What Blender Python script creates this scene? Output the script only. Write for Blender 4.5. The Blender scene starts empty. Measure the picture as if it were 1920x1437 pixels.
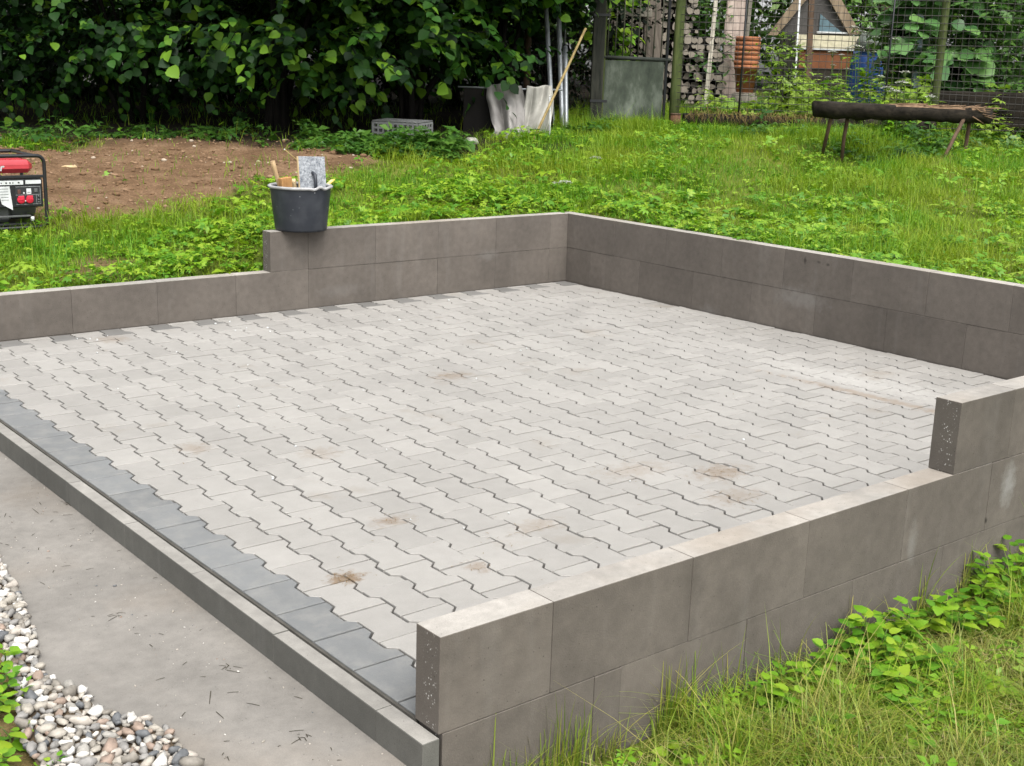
import bpy, bmesh, math, random
import numpy as np
from mathutils import Vector, Matrix
random.seed(7); RNG = np.random.default_rng(11)
SC = bpy.context.scene; COL = SC.collection
PI = math.pi

# ------------------------------------------------------------------ camera
F_PX = 2339.17; CX, CY = 960.0, 718.5                   # for a 1920 x 1437 picture
CAM = np.array([-1.565, -2.207, 1.514]); ROT = (1.3232, -0.0311, -0.6819)
cam_d = bpy.data.cameras.new('camera'); cam = bpy.data.objects.new('camera', cam_d); COL.objects.link(cam)
cam.location = CAM; cam.rotation_euler = ROT
cam_d.sensor_fit = 'HORIZONTAL'; cam_d.sensor_width = 36.0; cam_d.lens = 36.0 * F_PX / 1920
cam_d.clip_start = 0.05; cam_d.clip_end = 600
SC.camera = cam

# ------------------------------------------------------------------ sky, sun, exposure
SUN_EL, SUN_AZ = math.radians(58), math.radians(200)     # azimuth clockwise from +y
w = bpy.data.worlds.new('World'); SC.world = w; w.use_nodes = True
nt = w.node_tree; nt.nodes.clear()
sky = nt.nodes.new('ShaderNodeTexSky'); sky.sky_type = 'NISHITA'; sky.sun_disc = False
sky.sun_elevation = SUN_EL; sky.sun_rotation = SUN_AZ; sky.dust_density = 4.0; sky.air_density = 1.0; sky.ozone_density = 1.0
hs = nt.nodes.new('ShaderNodeHueSaturation'); hs.inputs['Saturation'].default_value = 0.16   # closed cloud cover
bg = nt.nodes.new('ShaderNodeBackground'); bg.inputs['Strength'].default_value = 0.15
wo = nt.nodes.new('ShaderNodeOutputWorld')
nt.links.new(sky.outputs[0], hs.inputs['Color']); nt.links.new(hs.outputs[0], bg.inputs['Color']); nt.links.new(bg.outputs[0], wo.inputs['Surface'])
sun_d = bpy.data.lights.new('sun', 'SUN'); sun_d.energy = 1.2; sun_d.angle = math.radians(45); sun_d.color = (1, .96, .9)
sun = bpy.data.objects.new('sun', sun_d); COL.objects.link(sun)
sdir = Vector((math.sin(SUN_AZ) * math.cos(SUN_EL), math.cos(SUN_AZ) * math.cos(SUN_EL), math.sin(SUN_EL)))
sun.rotation_euler = sdir.to_track_quat('Z', 'Y').to_euler(); sun.location = (0, 0, 30)
SC.view_settings.view_transform = 'Standard'; SC.view_settings.look = 'None'
SC.view_settings.exposure = 1.35; SC.view_settings.gamma = 1.0; SC.view_settings.use_curve_mapping = False

# ------------------------------------------------------------------ pixel -> direction helpers
MR = np.array(Matrix.Rotation(0, 3, 'X') if False else cam.rotation_euler.to_matrix())
def ray(u, v): return MR @ np.array([(u - CX) / F_PX, -(v - CY) / F_PX, -1.0])
def at(u, v, t): return CAM + ray(u, v) * t
def onz(u, v, z):
    d = ray(u, v); return CAM + d * ((z - CAM[2]) / d[2])
def ony(u, v, y):
    d = ray(u, v); return CAM + d * ((y - CAM[1]) / d[1])
FW = np.array([-MR[0, 2], -MR[1, 2]]); FW = FW / np.linalg.norm(FW); RT = np.array([FW[1], -FW[0]])

# patio sizes (m): floor at z 0, inner faces at x 0..XR, y 0..YB
XR, YB, T, H = 4.537, 4.607, 0.096, 0.248
SLAB_Z = -0.092

def sstep(a, b, x):
    x = np.clip((x - a) / (b - a), 0, 1); return x * x * (3 - 2 * x)
def wob(x, y, s, k=0.0):
    return (np.sin(x * s + 1.3 + k) * np.cos(y * s * 1.17 + .7 * k) + .5 * np.sin(x * s * 2.3 + y * s * 1.9 + k) + .35 * np.sin(y * s * 3.7 - x * s * 2.9 + 2 * k)) / 1.85
def terrain(x, y):
    x = np.asarray(x, float); y = np.asarray(y, float)
    d = (x - CAM[0]) * FW[0] + (y - CAM[1]) * FW[1]; l = (x - CAM[0]) * RT[0] + (y - CAM[1]) * RT[1]
    zr = np.interp(d, [6, 7.5, 9.3, 12, 14.8, 20, 26, 60], [.40, .43, .52, .83, .98, 1.19, 1.32, 1.6])
    zl = np.interp(d, [6, 7, 8.2, 9.5, 11.5, 14, 18, 60], [.17, .2, .33, .52, .76, .9, 1.05, 1.6])
    k = sstep(-2.2, -0.2, l); back = zl * (1 - k) + zr * k
    back = back + wob(x, y, 1.7) * .02 + wob(x, y, 5.1, 2) * .012
    lim = .195 + .45 * np.maximum(y - YB - T, 0) + .25 * sstep(2.16, 2.3, x); back = np.where(y > 4.5, np.minimum(back, lim), back)
    near = -.245 + .02 * sstep(0, 3, x) + .06 * sstep(-.15, -1.2, y) + wob(x, y, 4, 1) * .015
    left = SLAB_Z - .018 + wob(x, y, 4, 3) * .006 - .0 * x
    left = left + .05 * sstep(-.62, -1.2, x)
    kl = sstep(-.02, -.35, x)
    front = near * (1 - kl) + left * kl
    kb = np.maximum(sstep(4.62, 4.66, y), sstep(4.60, 4.62, x) * sstep(-.6, .1, y))
    kb = np.where((x > 4.5) & (y < .1), sstep(-1.5, .1, y) * sstep(3.2, 4.6, x), kb)
    kb = np.where((y > 4.6) & (x < 0), sstep(4.5, 5.2, y + 0 * x), kb)
    kb = np.where((x < -.02) & (y <= 4.66), sstep(3.4, 4.66, y) * sstep(-.02, -.6, x) * .35, kb)
    return front * (1 - kb) + back * kb
def hit(u, v, t0=5.0, t1=40.0):
    r = ray(u, v); ts = np.arange(t0, t1, .01); P = CAM[None] + r[None] * ts[:, None]
    b = np.nonzero(P[:, 2] < terrain(P[:, 0], P[:, 1]))[0]
    i = b[0] if len(b) else len(ts) - 1
    return P[i]
def gz(x, y): return float(terrain(np.array([x]), np.array([y]))[0])
def ground_at(u, t):
    """point on the ground in column u at camera depth t"""
    v = 260.0
    for _ in range(25):
        P = at(u, v, t); e = P[2] - gz(P[0], P[1]); v += e * F_PX / t * .9
    return np.array([P[0], P[1], gz(P[0], P[1])])

# ------------------------------------------------------------------ object helpers
def link(o, parent=None):
    COL.objects.link(o)
    if parent is not None: o.parent = parent
    return o
def mark(o, label=None, cat=None, group=None, kind=None):
    if label: o['label'] = label
    if cat: o['category'] = cat
    if group: o['group'] = group
    if kind: o['kind'] = kind
    return o
def empty(name, loc, rz=0.0, **k):
    o = bpy.data.objects.new(name, None); o.empty_display_size = .1; o.location = loc; o.rotation_euler = (0, 0, rz)
    link(o); return mark(o, **k)
def obj(name, me, parent=None, mats=(), loc=None, smooth=False, **k):
    o = bpy.data.objects.new(name, me)
    if not isinstance(mats, (list, tuple)): mats = [mats]
    if len(me.materials) == 0:
        for m in mats: me.materials.append(m)
    if loc is not None: o.location = loc
    if smooth: me.polygons.foreach_set('use_smooth', np.ones(len(me.polygons), bool))
    link(o, parent); return mark(o, **k)
def np_mesh(name, V, F, rnd=None, smooth=False, attr='rnd'):
    """V (n,3); F list of (m,k) index arrays"""
    me = bpy.data.meshes.new(name); V = np.asarray(V, np.float32)
    me.vertices.add(len(V)); me.vertices.foreach_set('co', V.ravel())
    loops = np.concatenate([f.ravel() for f in F]).astype(np.int32)
    tot = np.concatenate([np.full(len(f), f.shape[1], np.int32) for f in F])
    st = np.concatenate([[0], np.cumsum(tot)[:-1]]).astype(np.int32)
    me.loops.add(len(loops)); me.loops.foreach_set('vertex_index', loops)
    me.polygons.add(len(tot)); me.polygons.foreach_set('loop_start', st); me.polygons.foreach_set('loop_total', tot)
    if smooth: me.polygons.foreach_set('use_smooth', np.ones(len(tot), bool))
    if rnd is not None:
        a = me.attributes.new(attr, 'FLOAT', 'POINT'); a.data.foreach_set('value', np.asarray(rnd, np.float32))
    me.update(calc_edges=True); me.validate(); return me
def scatter_mesh(name, tV, tF, A, P, rnd, smooth=False):
    """copies of a template (tV (n,3), tF list of tuples) under 3x3 matrices A (N,3,3) at P (N,3)"""
    tV = np.asarray(tV, float); n = len(tV); N = len(P)
    V = np.einsum('nij,vj->nvi', A, tV) + P[:, None]
    F = []
    for k in sorted({len(f) for f in tF}):
        f = np.array([q for q in tF if len(q) == k])
        F.append((f[None] + (np.arange(N) * n)[:, None, None]).reshape(-1, k))
    return np_mesh(name, V.reshape(-1, 3), F, np.repeat(rnd, n), smooth)
def multi_scatter(name, parts, smooth=False):
    """join several scatter sets (tV,tF,A,P,rnd) in one mesh"""
    VV, FF, RR, off = [], {}, [], 0
    for tV, tF, A, P, rnd in parts:
        if len(P) == 0: continue
        tV = np.asarray(tV, float); n = len(tV); N = len(P)
        VV.append((np.einsum('nij,vj->nvi', A, tV) + P[:, None]).reshape(-1, 3)); RR.append(np.repeat(rnd, n))
        for k in {len(f) for f in tF}:
            f = np.array([q for q in tF if len(q) == k])
            FF.setdefault(k, []).append((f[None] + (np.arange(N) * n)[:, None, None]).reshape(-1, k) + off)
        off += n * N
    return np_mesh(name, np.concatenate(VV), [np.concatenate(v) for v in FF.values()], np.concatenate(RR), smooth)
def frames(ax, nm, s):
    """matrices with columns side, axis, normal; ax (N,3) main axis, nm approx normal, s (N,) or (N,3) scales"""
    ax = ax / np.linalg.norm(ax, axis=1, keepdims=True)
    sd = np.cross(ax, nm); sd /= np.maximum(np.linalg.norm(sd, axis=1, keepdims=True), 1e-6); n2 = np.cross(sd, ax)
    s = np.asarray(s, float); s = np.repeat(s[:, None], 3, 1) if s.ndim == 1 else s
    return np.stack([sd * s[:, :1], ax * s[:, 1:2], n2 * s[:, 2:3]], axis=2)
def rnd(n, a=0.0, b=1.0): return RNG.uniform(a, b, n)
def box(bm, lo, hi, mat=0, bev=0.0, M=None):
    vs = [bm.verts.new((x, y, z)) for x in (lo[0], hi[0]) for y in (lo[1], hi[1]) for z in (lo[2], hi[2])]
    fs = [bm.faces.new([vs[i] for i in q]) for q in ((0, 1, 3, 2), (4, 6, 7, 5), (0, 4, 5, 1), (2, 3, 7, 6), (0, 2, 6, 4), (1, 5, 7, 3))]
    for f in fs: f.material_index = mat
    if bev:
        es = list({e for f in fs for e in f.edges})
        r = bmesh.ops.bevel(bm, geom=es, offset=bev, segments=1, profile=.5, affect='EDGES')
    if M is not None: bmesh.ops.transform(bm, matrix=M, verts=[v for v in bm.verts if v.is_valid and not v.tag]);
    for v in bm.verts: v.tag = True
    return fs
def bm_mesh(bm, name):
    bmesh.ops.recalc_face_normals(bm, faces=bm.faces)
    me = bpy.data.meshes.new(name); bm.to_mesh(me); bm.free(); return me
def box_mesh(name, lo, hi, bev=0.0):
    bm = bmesh.new(); box(bm, lo, hi, 0, bev); return bm_mesh(bm, name)
def tube_np(pts, rad, n=8, cap=True):
    pts = np.asarray(pts, float); rad = np.broadcast_to(np.asarray(rad, float), (len(pts),)); m = len(pts)
    tg = np.gradient(pts, axis=0); tg /= np.linalg.norm(tg, axis=1, keepdims=True)
    ref = np.array([0, 0, 1.0]) if abs(tg[0, 2]) < .9 else np.array([1.0, 0, 0])
    V = []
    for i in range(m):
        a = np.cross(tg[i], ref); a /= np.linalg.norm(a); b = np.cross(tg[i], a); ref = np.cross(a, tg[i])
        for k in range(n):
            t = 2 * PI * k / n; V.append(pts[i] + rad[i] * (a * math.cos(t) + b * math.sin(t)))
    Q = [(i * n + k, i * n + (k + 1) % n, (i + 1) * n + (k + 1) % n, (i + 1) * n + k) for i in range(m - 1) for k in range(n)]
    E = [tuple(range(n))[::-1], tuple((m - 1) * n + k for k in range(n))] if cap else []
    return np.array(V), Q, E
def tube_mesh(name, pts, rad, n=8, smooth=True):
    V, Q, E = tube_np(pts, rad, n); me = bpy.data.meshes.new(name); me.from_pydata(V.tolist(), [], Q + E)
    if smooth:
        s = np.ones(len(me.polygons), bool); s[-2:] = False; me.polygons.foreach_set('use_smooth', s)
    return me
def tubes_mesh(name, lst, n=6):
    VV, FF, off = [], [], 0
    for pts, rad in lst:
        V, Q, E = tube_np(pts, rad, n); VV.append(V); FF += [tuple(i + off for i in f) for f in Q + E]; off += len(V)
    me = bpy.data.meshes.new(name); me.from_pydata(np.concatenate(VV).tolist(), [], FF); me.polygons.foreach_set('use_smooth', np.ones(len(me.polygons), bool)); return me
def lathe_mesh(name, prof, n=32, smooth=True):
    V = [(r * math.cos(2 * PI * k / n), r * math.sin(2 * PI * k / n), z) for r, z in prof for k in range(n)]
    Fq = [(i * n + k, i * n + (k + 1) % n, (i + 1) * n + (k + 1) % n, (i + 1) * n + k) for i in range(len(prof) - 1) for k in range(n)]
    me = bpy.data.meshes.new(name); me.from_pydata(V, [], Fq + [tuple(range(n))[::-1], tuple((len(prof) - 1) * n + k for k in range(n))])
    if smooth: me.polygons.foreach_set('use_smooth', np.ones(len(me.polygons), bool))
    return me
def copy_tree(o, parent=None):
    c = o.copy(); COL.objects.link(c); c.parent = parent
    for ch in list(o.children): copy_tree(ch, c)
    return c

# ------------------------------------------------------------------ materials
class NM:
    def __init__(s, name, rough=.8, spec=.3):
        s.m = bpy.data.materials.new(name); s.m.use_nodes = True; s.t = s.m.node_tree; s.t.nodes.clear()
        s.o = s.n('ShaderNodeOutputMaterial'); s.b = s.n('ShaderNodeBsdfPrincipled')
        s.b.inputs['Roughness'].default_value = rough; s.b.inputs['Specular IOR Level'].default_value = spec
        s.l(s.b.outputs[0], s.o.inputs['Surface'])
    def n(s, k, **p):
        x = s.t.nodes.new(k)
        for a, v in p.items(): setattr(x, a, v)
        return x
    def l(s, a, b): s.t.links.new(a, b)
    def val(s, x, inp):
        if hasattr(x, 'is_output'): s.l(x, inp)
        elif isinstance(x, (tuple, list)): inp.default_value = tuple(x) + ((1,) if len(x) == 3 and len(inp.default_value) == 4 else ())
        else: inp.default_value = x
    def pos(s, scale=(1, 1, 1), obj=False):
        src = s.n('ShaderNodeTexCoord').outputs['Object'] if obj else s.n('ShaderNodeNewGeometry').outputs['Position']
        mp = s.n('ShaderNodeMapping'); mp.inputs['Scale'].default_value = scale; s.l(src, mp.inputs['Vector']); return mp.outputs[0]
    def noise(s, v, scale, detail=3, rough=.55):
        x = s.n('ShaderNodeTexNoise'); x.inputs['Scale'].default_value = scale; x.inputs['Detail'].default_value = detail; x.inputs['Roughness'].default_value = rough
        s.l(v, x.inputs['Vector']); return x.outputs['Fac']
    def voro(s, v, scale, out='Distance'):
        x = s.n('ShaderNodeTexVoronoi'); x.inputs['Scale'].default_value = scale; s.l(v, x.inputs['Vector']); return x.outputs[out]
    def ramp(s, fac, stops, interp='LINEAR'):
        x = s.n('ShaderNodeValToRGB'); x.color_ramp.interpolation = interp; e = x.color_ramp.elements
        while len(e) < len(stops): e.new(.5)
        for i, (p, c) in enumerate(stops):
            e[i].position = p; e[i].color = (c, c, c, 1) if not isinstance(c, (tuple, list)) else tuple(c) + (1,)
        s.l(fac, x.inputs['Fac']); return x.outputs['Color']
    def mix(s, fac, a, b, mode='MIX'):
        x = s.n('ShaderNodeMix'); x.data_type = 'RGBA'; x.blend_type = mode
        s.val(fac, x.inputs[0]); s.val(a, x.inputs[6]); s.val(b, x.inputs[7]); return x.outputs[2]
    def math(s, op, a, b=0.0, clamp=False):
        x = s.n('ShaderNodeMath', operation=op, use_clamp=clamp); s.val(a, x.inputs[0]); s.val(b, x.inputs[1]); return x.outputs[0]
    def rand(s):
        a = s.n('ShaderNodeAttribute', attribute_name='rnd').outputs['Fac']; o = s.n('ShaderNodeObjectInfo').outputs['Random']
        return s.math('FRACT', s.math('ADD', a, o))
    def attr(s, name): return s.n('ShaderNodeAttribute', attribute_name=name).outputs['Fac']
    def bump(s, h, strength=.3, dist=.01, normal=None):
        x = s.n('ShaderNodeBump'); x.inputs['Strength'].default_value = strength; x.inputs['Distance'].default_value = dist; s.l(h, x.inputs['Height'])
        if normal is not None: s.l(normal, x.inputs['Normal'])
        s.l(x.outputs[0], s.b.inputs['Normal']); return x.outputs[0]
    def color(s, c): s.val(c, s.b.inputs['Base Color'])
def plain(name, c, rough=.6, spec=.4, metal=0.0, var=.25, scale=14, bump=.1):
    c = tuple(x * .8 for x in c); m = NM(name, rough, spec); p = m.pos(obj=True)
    nz = m.noise(p, scale, 4); f = m.ramp(nz, [(.3, 1 - var), (.7, 1 + var * .5)])
    m.color(m.mix(1.0, c, f, 'MULTIPLY')); m.b.inputs['Metallic'].default_value = metal
    if bump: m.bump(m.noise(p, scale * 4, 3), bump, .004)
    return m.m
def concrete(name, c, rough=.85, spec=.25, streak=0.0, pore=.5, var=.12, chips=0.0, lum=.08, dirt=0.0, spots=()):
    m = NM(name, rough, spec); p = m.pos()
    col = m.mix(1.0, c, m.ramp(m.noise(p, 2.3, 4), [(.3, 1 - var), (.7, 1 + var)]), 'MULTIPLY')
    col = m.mix(1.0, col, m.ramp(m.noise(p, 26, 3), [(.25, 1 - var * .8), (.75, 1 + var * .6)]), 'MULTIPLY')
    col = m.mix(1.0, col, m.ramp(m.noise(p, 420, 2), [(.25, .86), (.75, 1.12)]), 'MULTIPLY')
    r = m.rand(); col = m.mix(1.0, col, m.ramp(r, [(0, 1 - lum), (1, 1 + lum)]), 'MULTIPLY')
    if streak:
        st = m.noise(m.pos((5, 5, .7)), 2.0, 4); col = m.mix(m.math('MULTIPLY', m.ramp(st, [(.56, 0.0), (.72, 1.0)]), streak), col, (.3, .295, .28))
    if dirt:
        dz = m.noise(p, 1.6, 5); col = m.mix(m.math('MULTIPLY', m.ramp(dz, [(.5, 0.0), (.68, 1.0)]), dirt), col, (.17, .13, .09))
    vz = m.voro(p, 75); big = m.noise(p, 30, 2)
    if pore:
        pm = m.math('MULTIPLY', m.ramp(vz, [(.10, 1.0), (.17, 0.0)]), m.ramp(big, [(.52, 0.0), (.62, pore)]))
        col = m.mix(pm, col, tuple(x * .35 for x in c))
    if chips:
        vc = m.voro(m.pos((1, 1, .8)), 140); sx = m.n('ShaderNodeSeparateXYZ'); m.l(m.pos(obj=True), sx.inputs[0]); bnd = m.ramp(m.math('ABSOLUTE', m.math('ADD', sx.outputs['Y'], .058)), [(.010, 1.0), (.030, 0.0)]); pm = m.math('MULTIPLY', m.math('MULTIPLY', m.ramp(vc, [(.22, 1.0), (.32, 0.0)]), m.ramp(m.noise(p, 55, 2), [(.46, 0.0), (.56, chips)])), bnd)
        col = m.mix(pm, col, (.5, .49, .47))
    for sp_, sc_, cc, k in spots:
        mp = m.n('ShaderNodeMapping', vector_type='TEXTURE'); mp.inputs['Location'].default_value = tuple(sp_); mp.inputs['Scale'].default_value = sc_; m.l(m.n('ShaderNodeNewGeometry').outputs['Position'], mp.inputs['Vector'])
        ln = m.n('ShaderNodeVectorMath', operation='LENGTH'); m.l(mp.outputs[0], ln.inputs[0]); dd_ = m.math('ADD', ln.outputs['Value'], m.math('MULTIPLY', m.math('SUBTRACT', m.noise(p, 22, 5, .7), .5), 1.8))
        col = m.mix(m.math('MULTIPLY', m.ramp(dd_, [(.2, 1.0), (1.0, 0.0)]), k), col, cc)
    m.color(col)
    h = m.math('ADD', m.noise(p, 190, 3), m.math('MULTIPLY', m.noise(p, 30, 2), .6)); m.bump(h, .25, .004)
    return m.m
def leafmat(name, stops, trans=.3, rough=.45, spec=.35, patch=None, sheen=None):
    m = NM(name, rough, spec); r = m.rand(); col = m.ramp(r, stops)
    if patch: col = m.mix(m.ramp(m.noise(m.pos(), patch[0], 3), [(.42, 0.0), (.62, patch[2])]), col, patch[1])
    m.color(col)
    tr = m.n('ShaderNodeBsdfTranslucent'); m.l(m.mix(1.0, col, (1.15, 1.25, .6), 'MULTIPLY'), tr.inputs['Color'])
    mx = m.n('ShaderNodeMixShader'); mx.inputs[0].default_value = trans
    m.l(m.b.outputs[0], mx.inputs[1]); m.l(tr.outputs[0], mx.inputs[2]); m.l(mx.outputs[0], m.o.inputs['Surface']); return m.m
def wood(name, c1, c2, rough=.8, scale=6, axis=2, bump=.3):
    c1 = tuple(x * .8 for x in c1); c2 = tuple(x * .8 for x in c2); m = NM(name, rough, .2); sc = [1, 1, 1]; sc[axis] = .12
    p = m.pos(tuple(sc), obj=True); nz = m.noise(p, scale * 6, 5, .65); col = m.ramp(nz, [(.3, c1), (.7, c2)])
    col = m.mix(1.0, col, m.ramp(m.noise(m.pos(obj=True), scale, 3), [(.3, .75), (.7, 1.2)]), 'MULTIPLY')
    m.color(col); m.bump(nz, bump, .01); return m.m

# pavers: pale concrete with dust, brown smears and a few pale dried puddles
def paver_mat(name, c, lum=.05, stains=True, dust=False):
    m = NM(name, .62, .35); p = m.pos(); r = m.rand()
    col = m.mix(1.0, c, m.ramp(r, [(0, 1 - lum), (.5, 1.0), (1, 1 + lum)]), 'MULTIPLY')
    col = m.mix(1.0, col, m.ramp(m.noise(p, 1.3, 4), [(.3, .93), (.7, 1.05)]), 'MULTIPLY')
    col = m.mix(1.0, col, m.ramp(m.noise(p, 330, 3), [(.25, .9), (.75, 1.08)]), 'MULTIPLY')
    col = m.mix(1.0, col, m.ramp(m.noise(p, 16, 4), [(.3, .95), (.7, 1.04)]), 'MULTIPLY')
    if dust: col = m.mix(m.math('MULTIPLY', m.ramp(m.noise(p, 9, 6, .7), [(.46, 0.0), (.68, 1.0)]), .5), col, (.21, .205, .19))
    if stains:
        a = m.noise(p, 2.1, 6, .65); col = m.mix(m.math('MULTIPLY', m.ramp(a, [(.60, 0.0), (.72, 1.0)]), .45), col, (.17, .14, .105))
        def spot(cx, cy, rx, ry, cc, k, rot=0.0):
            nonlocal col
            mp = m.n('ShaderNodeMapping', vector_type='TEXTURE'); mp.inputs['Location'].default_value = (cx, cy, 0); mp.inputs['Rotation'].default_value = (0, 0, rot); mp.inputs['Scale'].default_value = (rx, ry, 5)
            m.l(m.n('ShaderNodeNewGeometry').outputs['Position'], mp.inputs['Vector'])
            ln = m.n('ShaderNodeVectorMath', operation='LENGTH'); m.l(mp.outputs[0], ln.inputs[0])
            d = m.math('ADD', ln.outputs['Value'], m.math('MULTIPLY', m.math('SUBTRACT', m.noise(p, 24, 7, .75), .5), 3.6))
            col = m.mix(m.math('MULTIPLY', m.ramp(d, [(.3, 1.0), (1.0, 0.0)]), k), col, cc)
        B = (.15, .105, .065)
        for u, v, rx, ry, k in ((650, 1082, .07, .05, .9), (895, 1062, .05, .05, .5), (735, 975, .09, .06, .5), (365, 840, .08, .1, .4), (1350, 885, .16, .10, .55), (1010, 985, .12, .07, .35), (845, 705, .12, .1, .45), (1190, 880, .2, .1, .3), (210, 636, .12, .1, .4), (600, 850, .1, .1, .3), (1380, 930, .15, .1, .35)):
            q = onz(u, v, 0); spot(q[0], q[1], rx, ry, B, k)
        q = onz(1620, 715, 0); spot(q[0], q[1], .62, .22, (.34, .33, .31), .5, -1.45)
        q = onz(1640, 745, 0); spot(q[0], q[1], .75, .05, (.18, .135, .095), .6, -1.5)
    m.color(col); m.l(m.ramp(m.noise(p, 5, 3), [(.3, .5), (.7, .72)]), m.b.inputs['Roughness'])
    m.bump(m.noise(p, 240, 3), .18, .003); return m.m

M_PAVE = paver_mat('pale_paver_concrete', (.245, .235, .2185), .075); M_DARK = paver_mat('slate_grey_paver_concrete', (.138, .142, .142), .10, False, True)
M_HALF = paver_mat('grey_half_paver_concrete', (.13, .127, .12), .08, False)
def onx_(u, v, x):
    d = ray(u, v); return CAM + d * ((x - CAM[0]) / d[0])
EF = (.20, .195, .185); DK = (.02, .017, .014)
SPOTS = [(ony(1890, 910, -T), (.06, .03, .10), EF, .7), (ony(1710, 1020, -T), (.03, .03, .09), EF, .35), (ony(1300, 1090, -T), (.05, .03, .16), (.06, .052, .044), .5), (ony(1848, 976, -T), (.012, .02, .016), DK, .95),
         (onx_(1510, 488, XR), (.03, .012, .03), DK, .8), (onx_(1535, 492, XR), (.02, .02, .014), DK, .7), (onx_(1552, 497, XR), (.02, .016, .012), DK, .7), (onx_(1500, 560, XR), (.03, .25, .08), EF, .3), (onx_(1330, 590, XR), (.03, .12, .08), EF, .22), (ony(915, 480, YB), (.10, .03, .05), EF, .2), (ony(640, 545, YB), (.2, .03, .05), EF, .15)]
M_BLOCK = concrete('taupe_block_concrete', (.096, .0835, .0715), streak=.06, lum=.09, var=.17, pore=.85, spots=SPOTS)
M_BTOP = concrete('sky_bright_mortared_top', (.268, .252, .228), pore=.8, var=.2, dirt=.4)  # mortar smear, paled further to put sky brightness into the tops
M_BEND = concrete('sawn_end_with_chips', (.090, .079, .068), chips=.8, pore=.8)
M_KERB = concrete('grey_kerb_concrete', (.085, .083, .074), streak=.08, lum=.05); M_KTOP = concrete('sky_bright_kerb_top', (.205, .196, .178), pore=.8, var=.18)  # kerb top is a paler copy, sky brightness put into its colour
M_SLAB = concrete('smooth_slab_concrete', (.172, .161, .145), rough=.7, pore=.6, var=.17, dirt=.3)
M_SAND = plain('joint_sand', (.04, .034, .028), .95, .1)
def ground_mat():
    m = NM('grassy_soil', .95, .1); p = m.pos()
    g1 = m.ramp(m.noise(p, 3, 5), [(.3, (.05, .085, .010)), (.6, (.10, .12, .02)), (.75, (.17, .14, .05))])
    s1 = m.ramp(m.noise(p, 5, 6, .65), [(.3, (.085, .050, .026)), (.55, (.145, .09, .052)), (.75, (.20, .135, .082))])
    s1 = m.mix(1.0, s1, m.ramp(m.noise(p, 60, 4), [(.25, .6), (.75, 1.3)]), 'MULTIPLY')
    m.color(m.mix(m.attr('hedge_shade'), m.mix(m.attr('soil'), g1, s1), (.014, .011, .008))); m.bump(m.noise(p, 28, 5, .7), .7, .03); return m.m
M_GROUND = ground_mat()
G = lambda *s: [(i / (len(s) - 1), c) for i, c in enumerate(s)]
M_GRASS = leafmat('meadow_grass', G((.045, .145, .007), (.08, .21, .009), (.125, .255, .011), (.20, .275, .017)), .38, .55, .25, (1.1, (.235, .265, .022), .55))
M_GRASSN = leafmat('near_grass', G((.07, .16, .010), (.12, .225, .012), (.175, .27, .016), (.25, .285, .03), (.30, .27, .08)), .35, .5, .3, (2.2, (.27, .23, .09), .5))
M_WEED = leafmat('weed_leaf', G((.055, .16, .008), (.095, .225, .010), (.145, .275, .012), (.21, .305, .018)), .3, .45, .35)
M_WEEDD = leafmat('shaded_weed_leaf', G((.02, .065, .010), (.035, .10, .012), (.065, .14, .018)), .25)  # weed green darkened, shade put into the colour
M_HAZEL = leafmat('hazel_leaf', G((.003, .012, .003), (.006, .024, .0035), (.010, .040, .005), (.024, .080, .007), (.09, .175, .011)), .18, .6, .18)  # lower tones darkened, putting crown shade into the leaf colour
M_BACK = leafmat('background_leaf', G((.03, .08, .015), (.05, .12, .02), (.08, .17, .03), (.13, .22, .04)), .3)
M_HSHADE = leafmat('shade_black_leaf', G((.002, .005, .002), (.0035, .009, .003), (.006, .014, .004)), .05, .6, .1)  # near black leaf colour standing in for shade inside the hedge
M_BIGLEAF = leafmat('broad_leaf', G((.05, .13, .04), (.08, .18, .055), (.13, .25, .07)), .3, .35, .45)
M_YLEAF = leafmat('young_yellow_leaf', G((.10, .19, .02), (.18, .28, .03), (.25, .34, .05)), .35)
M_BARK = wood('shade_dark_bark', (.004, .0035, .003), (.013, .011, .009), .9, 5)  # bark blackened so shade under the crowns is in the colour
M_STEM = plain('green_stem', (.09, .15, .03), .6, .3)
M_WHITEF = plain('white_petal', (.6, .61, .54), .7, .2)
M_ROT = wood('rotten_dark_wood', (.006, .005, .004), (.035, .028, .02), .95, 5, 0, .6)
M_ROTTOP = wood('shredded_wood', (.10, .06, .035), (.27, .18, .11), .95, 8, 0, .5)
M_GREYWOOD = wood('weathered_grey_wood', (.09, .08, .065), (.24, .22, .18), .9, 4)
M_PINKWOOD = wood('weathered_pinkish_board', (.25, .19, .16), (.42, .35, .30), .85, 4)
M_GREENPOST = wood('green_algae_post', (.04, .06, .018), (.10, .12, .04), .9, 5)
M_BROWNPOST = wood('brown_post', (.05, .032, .02), (.13, .085, .055), .9, 5)
M_GALV = plain('galvanised_pipe', (.33, .355, .37), .45, .5, .55, .2, 22)
M_BAMBOO = wood('dry_cane', (.22, .16, .06), (.38, .29, .13), .7, 6)
M_BLACK = plain('black_steel', (.015, .016, .018), .4, .5, .2, .2)
M_WHITE = plain('white_print', (.6, .62, .62), .6, .3)
M_RED = plain('red_paint', (.6, .06, .075), .25, .5, 0, .1)
M_SOCK = plain('red_socket_plastic', (.6, .02, .05), .4, .5, 0, .1)
M_GREYM = plain('grey_cast_metal', (.14, .145, .145), .5, .5, .4)
M_TERRA = plain('terracotta', (.38, .15, .07), .85, .2, 0, .3)
M_BLUE = plain('blue_tarp', (.015, .055, .2), .5, .4, 0, .3, 5)

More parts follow.
